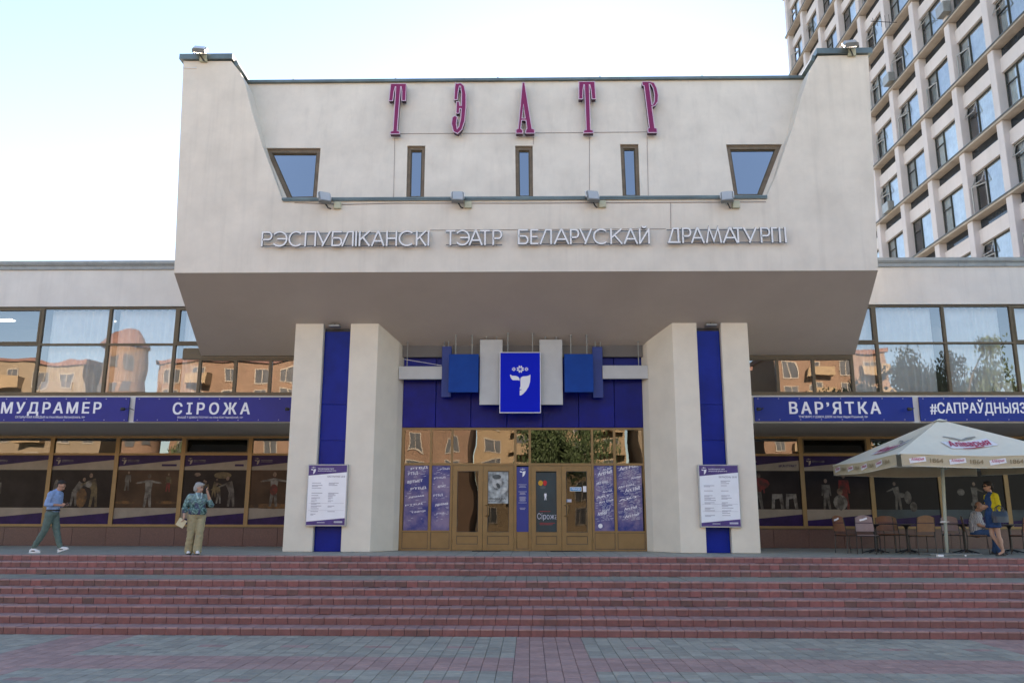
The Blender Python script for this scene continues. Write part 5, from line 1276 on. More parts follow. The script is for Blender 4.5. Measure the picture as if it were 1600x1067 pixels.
for i in range(4):
    m_ = MB(); N = 10
    for a in range(N + 1):
        for b2 in range(N + 1): m_.v.append(tuple(cpt(i, a / N, b2 / N * .94)))
    for a in range(N):
        for b2 in range(N): k = a * (N + 1) + b2; m_.f.append((k, k + N + 1, k + N + 2, k + 1)); m_.m.append(0)
    m_.build('canopy_panel', CANV, par, smooth=True)
    a, b2 = Vector((*cn[i], 0)), Vector((*cn[(i + 1) % 4], 0)); dr = (b2 - a).normalized(); nr = Vector((dr.y, -dr.x, 0)); L_ = (b2 - a).length
    m_ = MB(); N = 16; vh = .27
    for k in range(N + 1):
        u = k / N; e = cpt(i, min(.985, max(.015, u)), 0) + nr * (.01 + .012 * math.sin(k * 1.7)); w_ = nr * .012 * math.sin(k * 2.3 + 1)
        m_.v += [tuple(e), tuple(e + w_ + Vector((0, 0, -vh - .02 * math.sin(u * math.pi))))]
    for k in range(N): m_.f.append((2 * k, 2 * k + 2, 2 * k + 3, 2 * k + 1)); m_.m.append(0)
    v_ = m_.build('valance', VAL, par, smooth=True)
    m_ = MB(); pa = [tuple(cpt(i, min(.985, max(.015, k / 16)), 0) + nr * .016) for k in range(17)]; m_.tube(pa, .012, 5)
    pb = [Vector(p) + Vector((0, 0, -vh - .02)) for p in pa]; m_.tube(pb, .009, 5); m_.build('hem', CANV, v_)
    if i in (0, 3):
        def vmap(u, v, w_, i=i, nr=nr): e = cpt(i, min(.985, max(.015, u / L_)), 0); return tuple(e + nr * (.032 + w_) + Vector((0, 0, v - vh)))
        k = .25
        m1, m2, m3 = MB(), MB(), MB()
        while k < L_ - .4:
            put(m2, text('Аліварыя', .015, 0, .3), (k + .04, .085, k + .36, .185), lambda u, v, w_: vmap(u, v + (u - k) * .06, .003 + w_))
            ribbon(m1, [(k, .10), (k + .2, .13), (k + .4, .16)], .12, vmap, 0, .001)
            put(m3, text('1864', .01), (k + .50, .075, k + .82, .18), lambda u, v, w_: vmap(u, v, .001 + w_)); k += .97
            m1.build('label_patch', PRINT_W, v_); m2.build('label_script', LOGO_RED, v_); m3.build('year', BRN, v_); m1, m2, m3 = MB(), MB(), MB()
    if i in (0, 3):
        vdir = Vector((cx, cy, zT_)) - (a + b2) / 2 - Vector((0, 0, zE_)); sl = vdir.length; vdir.normalize(); nn = dr.cross(vdir).normalized(); base = (a + b2) / 2 + Vector((0, 0, zE_))
        def cmap(u, v, w_): 
            vv = v / sl; fr = vv; uu = .5 + (u / L_) / max(.2, 1 - fr); p = cpt(i, uu, fr); return tuple(p + nn * (.02 + w_))
        m1, m2, m3 = MB(), MB(), MB(); zc_ = .34 * sl if i == 0 else .36 * sl; o_ = -.02
        ribbon(m1, [(o_ - .62 + 1.28 * k / 14, zc_ - .10 + .24 * k / 14) for k in range(15)], .46, cmap, 0, .004)
        m1.build('label_patch', PRINT_W, par)
        put(m2, text('Аліварыя', .02, 0, .35), (o_ - .56, zc_ - .24, o_ + .58, zc_ + .26), lambda u, v, w_: cmap(u, v + (u - o_) * .12, .022 + w_)); ribbon(m2, [(o_ - .3, zc_ - .34), (o_ + .0, zc_ - .27), (o_ + .3, zc_ - .16)], .04, cmap, .018, .022); m2.build('label_script', LOGO_RED, par)
        for sg in (-1, 1): ribbon(m3, [(o_ + .0, zc_ + .36), (o_ + sg * .18, zc_ + .50), (o_ + sg * .42, zc_ + .52)], .05, cmap, 0, .001); ribbon(m3, [(o_ + .0, zc_ + .35), (o_ + sg * .16, zc_ + .42), (o_ + sg * .30, zc_ + .43)], .04, cmap, 0, .001 + .001)
        m3.build('emblem', LOGO_GR, par)
    m_ = MB(); m_.tube([Vector((*cn[i], zE_ - .015)), Vector((cx, cy, zT_ - .12))], .014, 6); m_.tube([Vector((cx, cy, zE_ - .25)), Vector((*cn[i], zE_)).lerp(Vector((cx, cy, zT_)), .42) + Vector((0, 0, -.02))], .011, 6); m_.build('rib', POLE, par)
m_ = MB()
for i in range(4): # top vent cap
    p = [cpt(i, 0, .93), cpt(i, 1, .93)]; q = [Vector((cx, cy, zT_ + .03))]; m_.add([p[0] + Vector((0, 0, .03)), p[1] + Vector((0, 0, .03)), q[0]], [(0, 1, 2)])
m_.build('top_cap', CANV, par)
pb_ = PZ(1479, 858, .05); pbx = P(1479, 858, cy).x
m_ = MB(); m_.tube([(pbx, cy, .03), (cx, cy, zT_ - .1)], .042, 12); m_.build('pole', POLE, par, smooth=True)
m_ = MB(); m_.tube([(pbx - .012, cy, .86 - .02), (pbx - .012, cy, .86 + .02)], .07, 12); m_.tube([(pbx - .12, cy - .05, .84), (pbx + .12, cy - .05, .86)], .012, 6); m_.build('crank', WHITE, par)
m_ = MB(); m_.bbox(pbx - .6, pbx + .75, cy - .35, cy + .35, .004, .05, .01); m_.build('base_plate', mat('base_slab', (.20, .21, .20), .8, .1, 5), par)
b_ = MB(); b_.bbox(X_(1464, 862, 21.5), X_(1473, 862, 21.5), 21.45, 21.57, .004, .06, .01); tag(b_.build('paper_cup', WHITE), 'small white carton lying on the terrace edge below the parasol pole', 'carton')
b_ = MB(); b_.ell((X_(1508, 861, 21.6), 21.6, .03), (.025, .025, .025)); tag(b_.build('crumpled_paper', WHITE, smooth=True), 'tiny white scrap on the terrace right of the parasol pole', 'litter')

# ------------------------------------------------------------------ chairs and tables
CHM = mat('black_chair_metal', (.012, .012, .014), .4, .1, 5); TBL = mat('dark_table_top', (.03, .027, .03), .3, .2, 5)
PLY = mat('warm_plywood', (.22, .12, .06), .45, .15, 7); PLYO = mat('orange_plywood', (.20, .085, .045), .45, .15, 7); PLYP = mat('faded_plywood', (.28, .20, .20), .4, .12, 7)
def chair(px, Yc, rot, ply, label, patch=True, arms=False):
    t_ = thing('cafe_chair', (0, 0, 0), label, 'chair', 'cafe chairs under the parasol')
    # local: sitter faces +Y, back rest at -Y
    b_ = MB(); b_.bbox(-.21, .21, -.20, .22, .455, .475, .01); b_.build('seat', ply, t_)
    for k, (za, zb_) in enumerate(((.56, .76), (.775, .90))):
        m_ = MB(); N = 8
        for j, yy in enumerate((0, -.014)):
            for i in range(N + 1):
                u = i / N * 2 - 1; top = zb_ + (.055 * (1 - u * u) if k == 1 else 0); cyv = -.235 - .035 * (1 - u * u) + yy
                m_.v += [(u * .215, cyv - (za - .5) * .12, za), (u * .215 * (1 if k == 0 else .94), cyv - (top - .5) * .12, top)]
        o = 2 * (N + 1)
        for i in range(N):
            a = 2 * i; m_.f += [(a, a + 2, a + 3, a + 1), (o + a + 1, o + a + 3, o + a + 2, o + a), (a + 1, a + 3, o + a + 3, o + a + 1), (a, o + a, o + a + 2, a + 2)]; m_.m += [0] * 4
        m_.f += [(0, 1, o + 1, o), (2 * N + 1, 2 * N, o + 2 * N, o + 2 * N + 1)]; m_.m += [0, 0]
        bk = m_.build('backrest', ply, t_)
        if k == 1 and patch:
            m_ = MB(); ribbon(m_, [(-.09, .83), (.0, .85), (.09, .885)], .045, lambda u, v, w_: (u, -.335 - w_, v), 0, .001); m_.build('label_patch', PRINT_W, bk)
    for sx in (-1, 1):
        m_ = MB(); m_.tube([(sx * .225, -.25, 0), (sx * .222, -.22, .45), (sx * .22, -.245, .60), (sx * .212, -.30, .90)], .011, 6); m_.build('leg', CHM, t_)
        m_ = MB(); m_.tube([(sx * .225, .24, 0), (sx * .215, .21, .45)], .011, 6); m_.build('leg', CHM, t_)
        m_ = MB(); m_.tube([(sx * .22, -.235, .445), (sx * .216, .21, .445)], .01, 6); m_.build('side_rail', CHM, t_)
        if arms: m_ = MB(); m_.tube([(sx * .23, -.25, .66), (sx * .25, .0, .67), (sx * .24, .18, .64), (sx * .22, .21, .45)], .011, 6); m_.build('armrest', CHM, t_)
    for yy in (-.225, .205): m_ = MB(); m_.tube([(-.21, yy, .44), (.21, yy, .44)], .009, 6); m_.build('cross_rail', CHM, t_)
    t_.location = (X_(px, 835, Yc), Yc, .002); t_.rotation_euler = (0, 0, R_(rot)); t_.scale = (1.07, 1.07, 1.07); return t_
chair(1325, 23.9, -70, PLYO, 'leftmost cafe chair, orange brown, half hidden behind the pale one')
chair(1356, 23.2, -35, PLYP, 'pale faded cafe chair with a white label on its back, left of the first table')
chair(1384, 24.7, 160, PLYO, 'orange brown cafe chair with a white label behind the first table')
chair(1401, 25.0, 190, PLY, 'brown cafe chair behind the second table, its back just above the table top', False)
chair(1440, 22.9, 0, PLY, 'brown cafe chair turned squarely away, alone left of the parasol pole', False)
chair(1490, 24.9, 170, PLYP, 'pale cafe chair partly hidden by the parasol pole')
chair(1600, 23.3, 8, PLYO, 'brown cafe chair cut off by the right edge of the photo')
def table(px, Yc, r, label):
    x_ = X_(px, 835, Yc); t_ = thing('cafe_table', (x_, Yc, 0), label, 'table', 'dark cafe tables under the parasol')
    b_ = MB(); b_.bbox(x_ - r, x_ + r, Yc - .36, Yc + .36, .775, .80, .008); b_.build('table_top', TBL, t_)
    b_ = MB(); b_.tube([(x_, Yc, .03), (x_, Yc, .70)], .035, 10); b_.tube([(x_, Yc, .66), (x_, Yc, .72), (x_, Yc, .772)], [.035, .06, .16], 10); b_.build('pedestal', CHM, t_)
    for a in (35, 145, 215, 325):
        b_ = MB(); b_.tube([(x_, Yc, .10), (x_ + .16 * math.cos(R_(a)), Yc + .16 * math.sin(R_(a)), .06), (x_ + .34 * math.cos(R_(a)), Yc + .34 * math.sin(R_(a)), .015)], [.022, .02, .015], 6); b_.build('foot', CHM, t_)
table(1367, 24.1, .40, 'small dark cafe table between the leftmost chairs'); table(1417, 23.9, .42, 'dark cafe table left of the brown chair turned away')
table(1506, 23.9, .55, 'dark cafe table between the parasol pole and the seated man'); table(1578, 24.2, .40, 'dark cafe table behind the standing woman')
mc = chair(1530, 23.35, -62, PLY, 'cafe chair the moustached man is sitting on', False)
# ------------------------------------------------------------------ people
seed_ = [1.3]
def bake_body(name, shapes, mats_, parent, voxel=.011, smooth_it=5, wrinkle=None, zmin=None):
    """union of tapered limbs and ellipsoids grown into one continuous surface"""
    mb = MB()
    if wrinkle is None: wrinkle = .012 if name in ('shirt', 'trousers', 'blouse', 'dress', 'cardigan', 'tee_shirt', 'jeans') else .006 if name == 'hair' else 0
    for s_ in shapes:
        if s_[0] == 'c':          # limb: ('c', p, q, r0, r1)
            _, p, q, r0, r1 = s_; p, q = Vector(p), Vector(q); n = 6; d = q - p
            pts = [p + d * (k / n) for k in range(n + 1)]; rs = [r0 + (r1 - r0) * (k / n) for k in range(n + 1)]
            mb.tube(pts, rs, 12); mb.ell(p, (r0, r0, r0)); mb.ell(q, (r1, r1, r1))
        else:                      # ('e', centre, radii, optional rotation about Y)
            mb.ell(s_[1], s_[2], rot=Matrix.Rotation(R_(s_[3]), 3, 'Y') if len(s_) > 3 else None, nu=16, nv=12)
    me = mb.mesh('tmp'); ob = bpy.data.objects.new('tmp', me); COL.objects.link(ob)
    r_ = ob.modifiers.new('r', 'REMESH'); r_.mode = 'VOXEL'; r_.voxel_size = voxel
    sm_ = ob.modifiers.new('s', 'SMOOTH'); sm_.factor = .5; sm_.iterations = smooth_it
    dg = bpy.context.evaluated_depsgraph_get(); dg.update(); me2 = bpy.data.meshes.new_from_object(ob.evaluated_get(dg)); bpy.data.objects.remove(ob); bpy.data.meshes.remove(me)
    if wrinkle:
        nrm = [v.normal.copy() for v in me2.vertices]
        for v, n_ in zip(me2.vertices, nrm):
            c_ = v.co; k = noise.noise(Vector((c_.x * 9 + seed_[0], c_.y * 9, c_.z * 16))) + .5 * noise.noise(Vector((c_.x * 22, c_.y * 22 + seed_[0], c_.z * 34)))
            v.co = c_ + n_ * (k * wrinkle)
        seed_[0] += 7.7
    if zmin is not None:
        for v in me2.vertices: v.co.z = max(v.co.z, zmin)
    me2.name = name; me2.materials.clear(); me2.materials.append(mats_); me2.polygons.foreach_set('use_smooth', [True] * len(me2.polygons)); me2.polygons.foreach_set('material_index', [0] * len(me2.polygons))
    return link(name, me2, parent)
def hand(h, fw, spread, thumb, curl=.5, L=.095):
    """palm and five bent fingers; h wrist, fw finger direction, spread across the knuckles, thumb side +-1"""
    h, fw, sp = Vector(h), Vector(fw).normalized(), Vector(spread).normalized(); dn = fw.cross(sp).normalized(); out = []
    pc = h + fw * .045; out.append(('c', h, h + fw * .03, .024, .026))
    for k, l_ in enumerate((.92, 1.0, .94, .74)):
        a = h + fw * .04 + sp * (k - 1.5) * .019; b2 = a + fw * .045; c = b2 + (fw * (1 - curl * .6) + dn * curl).normalized() * .036 * l_; d = c + (fw * (1 - curl) + dn * curl * 1.3).normalized() * .030 * l_
        out += [('c', h + sp * (k - 1.5) * .012, b2, .014, .011), ('c', b2, c, .0105, .0095), ('c', c, d, .0095, .008)]
    a = h + fw * .02 - sp * thumb * .028; b2 = a + (fw * .7 - sp * thumb * .8).normalized() * .032; c = b2 + (fw + dn * .4).normalized() * .028
    out += [('c', a, b2, .013, .011), ('c', b2, c, .011, .009)]; return out
def head_shapes(c, f, s=1.0, jaw=1.0):
    """c centre of the skull, f unit facing direction"""
    c = Vector(c); f = Vector(f).normalized(); sd = Vector((-f.y, f.x, 0)).normalized(); up = sd.cross(f) * -1 if sd.cross(f).z < 0 else sd.cross(f)
    return [('e', c + up * .02 * s, (.088 * s, .082 * s, .105 * s)), ('e', c + f * .035 * s - up * .045 * s, (.062 * s, .060 * s, .075 * s)), ('e', c + f * .050 * s - up * .092 * s, (.036 * s * jaw, .036 * s * jaw, .028 * s)),
            ('c', c + f * .092 * s - up * .002 * s, c + f * .112 * s - up * .034 * s, .010 * s, .015 * s), ('e', c + f * .095 * s - up * .064 * s, (.013 * s, .020 * s, .008 * s)),
            ('e', c + sd * .085 * s - up * .012 * s, (.016 * s, .012 * s, .030 * s)), ('e', c - sd * .085 * s - up * .012 * s, (.016 * s, .012 * s, .030 * s)),
            ('c', c + f * .086 * s + sd * .04 * s + up * .026 * s, c + f * .088 * s - sd * .04 * s + up * .026 * s, .012 * s, .012 * s)], f, sd, up
def face_bits(c, f, sd, up, parent, s=1.0, dark=(.03, .02, .015), lips=(.30, .10, .08)):
    c = Vector(c)
    for sg in (-1, 1):
        m_ = MB(); m_.ell(c + f * .082 * s + sd * sg * .032 * s + up * .004 * s, (.013 * s, .013 * s, .008 * s), nu=8, nv=6); m_.build('eye', mat('eye_dark', dark, .3), parent, smooth=True)
        m_ = MB(); m_.tube([c + f * .097 * s + sd * sg * .014 * s + up * .026 * s, c + f * .093 * s + sd * sg * .045 * s + up * .028 * s], .005 * s, 5); m_.build('eyebrow', mat('brow', (.05, .035, .025), .8), parent)
    m_ = MB(); m_.ell(c + f * .101 * s - up * .064 * s, (.010 * s, .022 * s, .006 * s), nu=8, nv=6); m_.build('mouth', mat('lips' + str(lips), lips, .5), parent, smooth=True)
SKIN = mat('skin', (.42, .235, .16), .5, .08, 9); SKIN2 = mat('skin_fair', (.47, .28, .20), .5, .08, 9); SKIN3 = mat('skin_tan', (.36, .18, .11), .5, .08, 9)
def person(loc, rot, scale, label):
    t_ = thing('person', (0, 0, 0), label, 'person'); t_['_p'] = 1; del t_['_p']; return t_
def place(t_, x, y, rot, s, z=.0): t_.location = (x, y, z); t_.rotation_euler = (0, 0, R_(rot)); t_.scale = (s, s, s)
def shoe(p, f, m_, parent, pitch=0, L=.26, sole=None):
    p = Vector(p); f = Vector((f[0], f[1], 0)).normalized(); f = (f * math.cos(R_(pitch)) + Vector((0, 0, 1)) * math.sin(R_(pitch))); up = Vector((0, 0, 1)) - f * f.z
    up.normalize(); hl = p - up * .045 - f * .05
    bake_body('shoe', [('c', hl + up * .015, p + f * .13 - up * .045, .040, .036), ('e', p + f * .13 - up * .045, (.055, .048, .032)), ('c', p, p + f * .08 - up * .03, .042, .040), ('c', hl, p, .038, .040)], m_, parent, .008, 3)
    m2 = MB(); sd = f.cross(up); pts = []
    for k in range(14):
        a = 2 * math.pi * k / 14; pts.append(p + f * (.045 + .145 * math.cos(a)) + sd * (.045 * math.sin(a)) - up * .072)
    m2.hexa([q - up * .012 for q in pts], [q + up * .012 for q in pts]); m2.build('sole', sole or WHITE, parent)

# --- walking man with a phone (faces +X)
m = person(0, 0, 1, 'man in a light blue shirt and grey green trousers walking right, eyes on his phone')
hc = (.135, 0, 1.60); hf = Vector((.86, 0, -.50)).normalized()
hs_, f, sd_, up_ = head_shapes(hc, hf)
hR, hL = (.235, -.10, 1.125), (.26, .07, 1.13)
body = hs_ + [('c', (.045, 0, 1.44), (.10, 0, 1.53), .052, .055), ('c', (0, 0, .95), (.015, 0, 1.18), .125, .125), ('c', (.01, 0, 1.15), (.02, 0, 1.36), .13, .12), ('c', (.02, -.15, 1.40), (.02, .15, 1.40), .065, .065),
  ('c', (.02, -.19, 1.39), (-.03, -.235, 1.14), .052, .040), ('c', (-.03, -.235, 1.14), hR, .040, .026), ('c', (.02, .19, 1.39), (.01, .225, 1.14), .052, .040), ('c', (.01, .225, 1.14), hL, .040, .026),
  ('c', (0, -.085, .92), (-.11, -.09, .50), .085, .055), ('c', (-.11, -.09, .50), (-.33, -.09, .12), .055, .038), ('c', (0, .085, .92), (.10, .085, .50), .085, .055), ('c', (.10, .085, .50), (.235, .085, .12), .055, .038)]
body += hand(hR, (1, .25, .05), (.1, .3, 1), -1, .7) + hand(hL, (1, -.3, .1), (0, .3, 1), -1, .5)
bo = bake_body('body', body, SKIN, m)
face_bits(hc, f, sd_, up_, m)
SHIRT = mat('light_blue_shirt', (.24, .36, .60), .8, .14, 14, .5, 25)
bake_body('shirt', [('c', (-.005, 0, 1.0), (.01, 0, 1.18), .148, .150), ('e', (.01, 0, 1.01), (.135, .165, .06)), ('c', (.01, 0, 1.16), (.015, 0, 1.36), .152, .145), ('e', (.01, 0, 1.30), (.15, .20, .14)), ('c', (.015, -.155, 1.39), (.015, .155, 1.39), .082, .082), ('e', (-.035, 0, 1.30), (.12, .17, .15)),
  ('c', (.018, -.19, 1.385), (-.03, -.238, 1.14), .072, .060), ('c', (-.03, -.238, 1.14), (.07, -.19, 1.135), .060, .050), ('c', (.018, .19, 1.385), (.01, .228, 1.14), .072, .060), ('c', (.01, .228, 1.14), (.10, .17, 1.135), .060, .050), ('c', (.03, 0, 1.42), (.055, 0, 1.465), .075, .062)], SHIRT, m, smooth_it=4, zmin=.965)
TR = mat('green_grey_trousers', (.105, .155, .135), .85, .14, 12, .5, 22)
bake_body('trousers', [('e', (-.005, 0, .93), (.135, .165, .10)), ('c', (-.01, -.085, .90), (-.11, -.09, .50), .112, .078), ('c', (-.11, -.09, .50), (-.315, -.09, .145), .078, .060), ('c', (-.01, .085, .90), (.10, .085, .50), .112, .078), ('c', (.10, .085, .50), (.225, .085, .145), .078, .060), ('e', (-.08, 0, .90), (.10, .14, .10)), ('c', (0, 0, .96), (0, 0, 1.0), .135, .138)], TR, m, smooth_it=4)
b_ = MB(); N = 24
for k in range(N):
    a = 2 * math.pi * k / N; b_.v += [(.150 * math.cos(a), .180 * math.sin(a), .985), (.150 * math.cos(a), .180 * math.sin(a), 1.025)]
for k in range(N): j = (k + 1) % N; b_.f.append((2 * k, 2 * j, 2 * j + 1, 2 * k + 1)); b_.m.append(0)
b_.build('belt', mat('black_belt', (.01, .01, .014), .5), m)
HAIR = mat('dark_brown_hair', (.018, .012, .009), .7, .3, 40, .5, 60)
c_ = Vector(hc); bake_body('hair', [('e', c_ + up_ * .050 - f * .022, (.092, .087, .078)), ('e', c_ - f * .055 + up_ * .01, (.050, .080, .072)), ('e', c_ + up_ * .088 + f * .040, (.045, .058, .028))], HAIR, m, .009, 2)
shoe((-.33, -.09, .085), (1, 0), WHITE, m, 0, sole=WHITE); shoe((.245, .085, .105), (1, .0), WHITE, m, 20, sole=WHITE)
for p in ((-.30, -.135, .05), (.28, .035, .085)):
    b_ = MB(); b_.ell(p, (.06, .008, .012)); b_.build('shoe_stripe', DARK_METAL, m, smooth=True)
MX, MY = X_(76, 857, 22.0), 22.0; place(m, MX, MY, -3, 1.085, .005)
def at_local(x, y, rot, s, p): c, sn = math.cos(R_(rot)), math.sin(R_(rot)); return Vector((x + s * (p[0] * c - p[1] * sn), y + s * (p[0] * sn + p[1] * c), s * p[2] + .005))
ph = MB(); q = Matrix.Rotation(R_(-35), 4, 'Y'); ph.bbox(-.075, .075, -.037, .037, -.004, .005, .003); w_ = at_local(MX, MY, -3, 1.085, (.345, -.02, 1.15)); ph.v = [tuple((q @ Vector(v)) + w_) for v in ph.v]
tag(ph.build('mobile_phone', DARK_METAL), 'dark mobile phone held by the walking man', 'phone')

# --- woman on the phone, with a paper in her other hand (faces +X locally, turned to the camera)
m = person(0, 0, 1, 'grey haired woman in green patterned blouse and beige trousers with phone at her ear')
hc = (.03, 0, 1.52); hf = Vector((.80, .60, -.05)).normalized(); hs_, f, sd_, up_ = head_shapes(hc, hf, .98)
hR, hL = (.04, -.29, .86), (.17, .17, 1.40)
body = hs_ + [('c', (0, 0, 1.36), (.02, 0, 1.45), .055, .055), ('c', (0, 0, .92), (0, 0, 1.1), .15, .145), ('c', (0, 0, 1.1), (0, 0, 1.28), .14, .13), ('c', (0, -.14, 1.32), (0, .14, 1.32), .06, .06),
  ('c', (0, -.18, 1.31), (-.03, -.27, 1.07), .055, .045), ('c', (-.03, -.27, 1.07), hR, .043, .027), ('c', (0, .18, 1.31), (.11, .28, 1.12), .055, .045), ('c', (.11, .28, 1.12), hL, .043, .027),
  ('c', (0, -.09, .9), (.0, -.10, .48), .10, .06), ('c', (.0, -.10, .48), (-.10, -.10, .12), .06, .04), ('c', (0, .09, .9), (.10, .07, .48), .10, .06), ('c', (.10, .07, .48), (.10, .05, .10), .06, .04)]
body += hand(hR, (.1, -.1, -1), (1, .1, 0), -1, .6) + hand(hL, (-.25, -.30, .9), (.8, -.4, 0), 1, .6)
bake_body('body', body, SKIN2, m); face_bits(hc, f, sd_, up_, m, .98)
def blouse_mat():
    mm = mat('patterned_blouse', (.10, .25, .24), .8, .1, 5); nt = mm.node_tree; b = nt.nodes['Principled BSDF']; n = _noise(nt, 22, 3, .7); n2 = _noise(nt, 9, 2, .5)
    tc = nt.nodes.new('ShaderNodeTexCoord'); sp = nt.nodes.new('ShaderNodeSeparateXYZ'); nt.links.new(tc.outputs['Object'], sp.inputs[0]); g_ = _ramp(nt, sp.outputs[2], 1.10, 1.30)
    c = _mix(nt, _ramp(nt, n, .42, .58), (.015, .06, .055), (.20, .34, .31)); c = _mix(nt, _ramp(nt, n2, .5, .62), c, (.05, .06, .12)); c = _mix(nt, _math(nt, 'MULTIPLY', g_, .4), c, (.32, .45, .45)); nt.links.new(c, b.inputs['Base Color']); return mm
bake_body('blouse', [('c', (0, 0, .90), (0, 0, 1.12), .185, .178), ('e', (.02, 0, .98), (.20, .215, .14)), ('e', (.05, -.08, 1.19), (.12, .10, .10)), ('e', (.05, .08, 1.19), (.12, .10, .10)), ('c', (0, 0, 1.1), (0, 0, 1.27), .165, .15), ('c', (0, -.15, 1.31), (0, .15, 1.31), .078, .078),
  ('c', (0, -.18, 1.305), (-.03, -.27, 1.07), .080, .068), ('c', (-.03, -.27, 1.07), (.0, -.28, .98), .068, .062), ('c', (0, .18, 1.305), (.11, .28, 1.12), .080, .068), ('c', (.11, .28, 1.12), (.13, .24, 1.20), .068, .062)], blouse_mat(), m, smooth_it=4, zmin=.90)
BEI = mat('beige_trousers', (.36, .31, .18), .85, .14, 10, .5, 20)
bake_body('trousers', [('e', (0, 0, .88), (.17, .185, .10)), ('c', (0, -.09, .86), (.0, -.10, .48), .125, .088), ('c', (.0, -.10, .48), (-.09, -.10, .09), .088, .098), ('c', (0, .09, .86), (.10, .07, .48), .125, .088), ('c', (.10, .07, .48), (.105, .05, .09), .088, .098)], BEI, m, smooth_it=4)
GH = mat('grey_hair', (.36, .35, .33), .7, .25, 40, .6, 60); c_ = Vector(hc)
bake_body('hair', [('e', c_ + up_ * .05 - f * .02, (.105, .10, .085)), ('e', c_ - f * .055 - up_ * .02, (.07, .095, .10)), ('e', c_ + sd_ * .07 + up_ * .0 - f * .02, (.035, .035, .085)), ('e', c_ - sd_ * .07 - f * .02, (.035, .035, .085)), ('e', c_ + up_ * .075 + f * .05, (.05, .07, .035))], GH, m, .009, 2)
m_ = MB(); m_.add([(.155, -.055, 1.365), (.155, .055, 1.365), (.165, .0, 1.22)], [(0, 1, 2)]); 
bake_body('collar', [('c', (.06, -.06, 1.39), (.15, -.03, 1.27), .022, .014), ('c', (.06, .06, 1.39), (.15, .03, 1.27), .022, .014), ('c', (-.05, 0, 1.41), (.06, -.06, 1.39), .02, .022), ('c', (-.05, 0, 1.41), (.06, .06, 1.39), .02, .022)], mat('pale_collar', (.42, .56, .56), .8), m, .008, 2)
shoe((.12, .05, .085), (1, -.1), WHITE, m, 0, sole=DARK_METAL); shoe((-.10, -.10, .085), (1, -.2), WHITE, m, 0, sole=DARK_METAL)
WX, WY, WR, WS = X_(303, 862, 21.35), 21.35, -58, 1.09; place(m, WX, WY, WR, WS, .005)
ph = MB(); ph.bbox(-.008, .004, -.035, .035, -.07, .07, .003); w_ = at_local(WX, WY, WR, WS, (.135, .115, 1.49)); q = Matrix.Rotation(R_(WR + 40), 4, 'Z') @ Matrix.Rotation(R_(15), 4, 'Y'); ph.v = [tuple((q @ Vector(v)) + w_) for v in ph.v]
tag(ph.build('mobile_phone', DARK_METAL), 'dark mobile phone at the ear of the grey haired woman', 'phone')
ph = MB(); ph.bbox(-.10, .10, -.006, .006, -.17, .02, .002); ph.bbox(-.095, .10, .012, .02, -.155, .03, .002); w_ = at_local(WX, WY, WR, WS, (.05, -.31, .77)); q = Matrix.Rotation(R_(10), 4, 'Z') @ Matrix.Rotation(R_(28), 4, 'Y'); ph.v = [tuple((q @ Vector(v)) + w_) for v in ph.v]
tag(ph.build('paper_bundle', mat('cream_paper', (.62, .55, .36), .8, .1, 20)), 'folded cream papers in the hand of the grey haired woman', 'papers')

# --- standing woman in a yellow cardigan (faces -X)
m = person(0, 0, 1, 'woman in sunglasses, yellow cardigan and blue dress standing in profile with a big dark handbag')
hc = (.05, 0, 1.60); hf = Vector((1, 0, -.02)).normalized(); hs_, f, sd_, up_ = head_shapes(hc, hf, .97)
hR, hL = (.145, .03, 1.13), (.145, -.03, 1.11)
body = hs_ + [('c', (0, 0, 1.42), (.03, 0, 1.53), .046, .048), ('c', (.02, 0, .94), (.02, 0, 1.14), .13, .105), ('c', (.02, 0, 1.14), (0, 0, 1.34), .105, .11), ('c', (0, -.13, 1.38), (0, .13, 1.38), .055, .055),
  ('c', (0, -.16, 1.37), (-.02, -.20, 1.13), .043, .035), ('c', (-.02, -.20, 1.13), hR, .034, .022), ('c', (0, .16, 1.37), (-.02, .20, 1.13), .043, .035), ('c', (-.02, .20, 1.13), hL, .034, .022),
  ('c', (.02, -.07, .92), (.04, -.06, .48), .085, .052), ('c', (.04, -.06, .48), (-.18, -.04, .10), .052, .030), ('c', (.02, .07, .92), (-.04, .05, .48), .085, .052), ('c', (-.04, .05, .48), (-.12, .04, .10), .052, .030),
  ('e', (-.085, -.05, .33), (.045, .045, .10)), ('e', (-.09, .045, .33), (.045, .045, .10)), ('c', (-.18, -.04, .10), (-.07, -.04, .045), .030, .028), ('c', (-.12, .04, .10), (-.01, .04, .04), .030, .028)]
body += hand(hR, (1, .3, .1), (0, .2, 1), 1, .8) + hand(hL, (1, -.3, .0), (0, -.2, 1), 1, .8)
bake_body('body', body, SKIN2, m); face_bits(hc, f, sd_, up_, m, .97, lips=(.35, .03, .04))
DR = mat('blue_dress', (.015, .055, .17), .8, .12, 9, .4, 25)
bake_body('dress', [('c', (.02, 0, 1.10), (.01, 0, 1.34), .122, .125), ('c', (.02, 0, .92), (.02, 0, 1.12), .16, .122), ('c', (.02, 0, .70), (.02, 0, .94), .160, .165), ('e', (.02, 0, .67), (.175, .185, .05)), ('e', (.06, 0, 1.27), (.10, .12, .08)), ('c', (.01, 0, 1.36), (.02, 0, 1.44), .085, .056)], DR, m, smooth_it=4, zmin=.64)
YEL = mat('yellow_cardigan', (.62, .50, .015), .85, .10, 14, .5, 30)
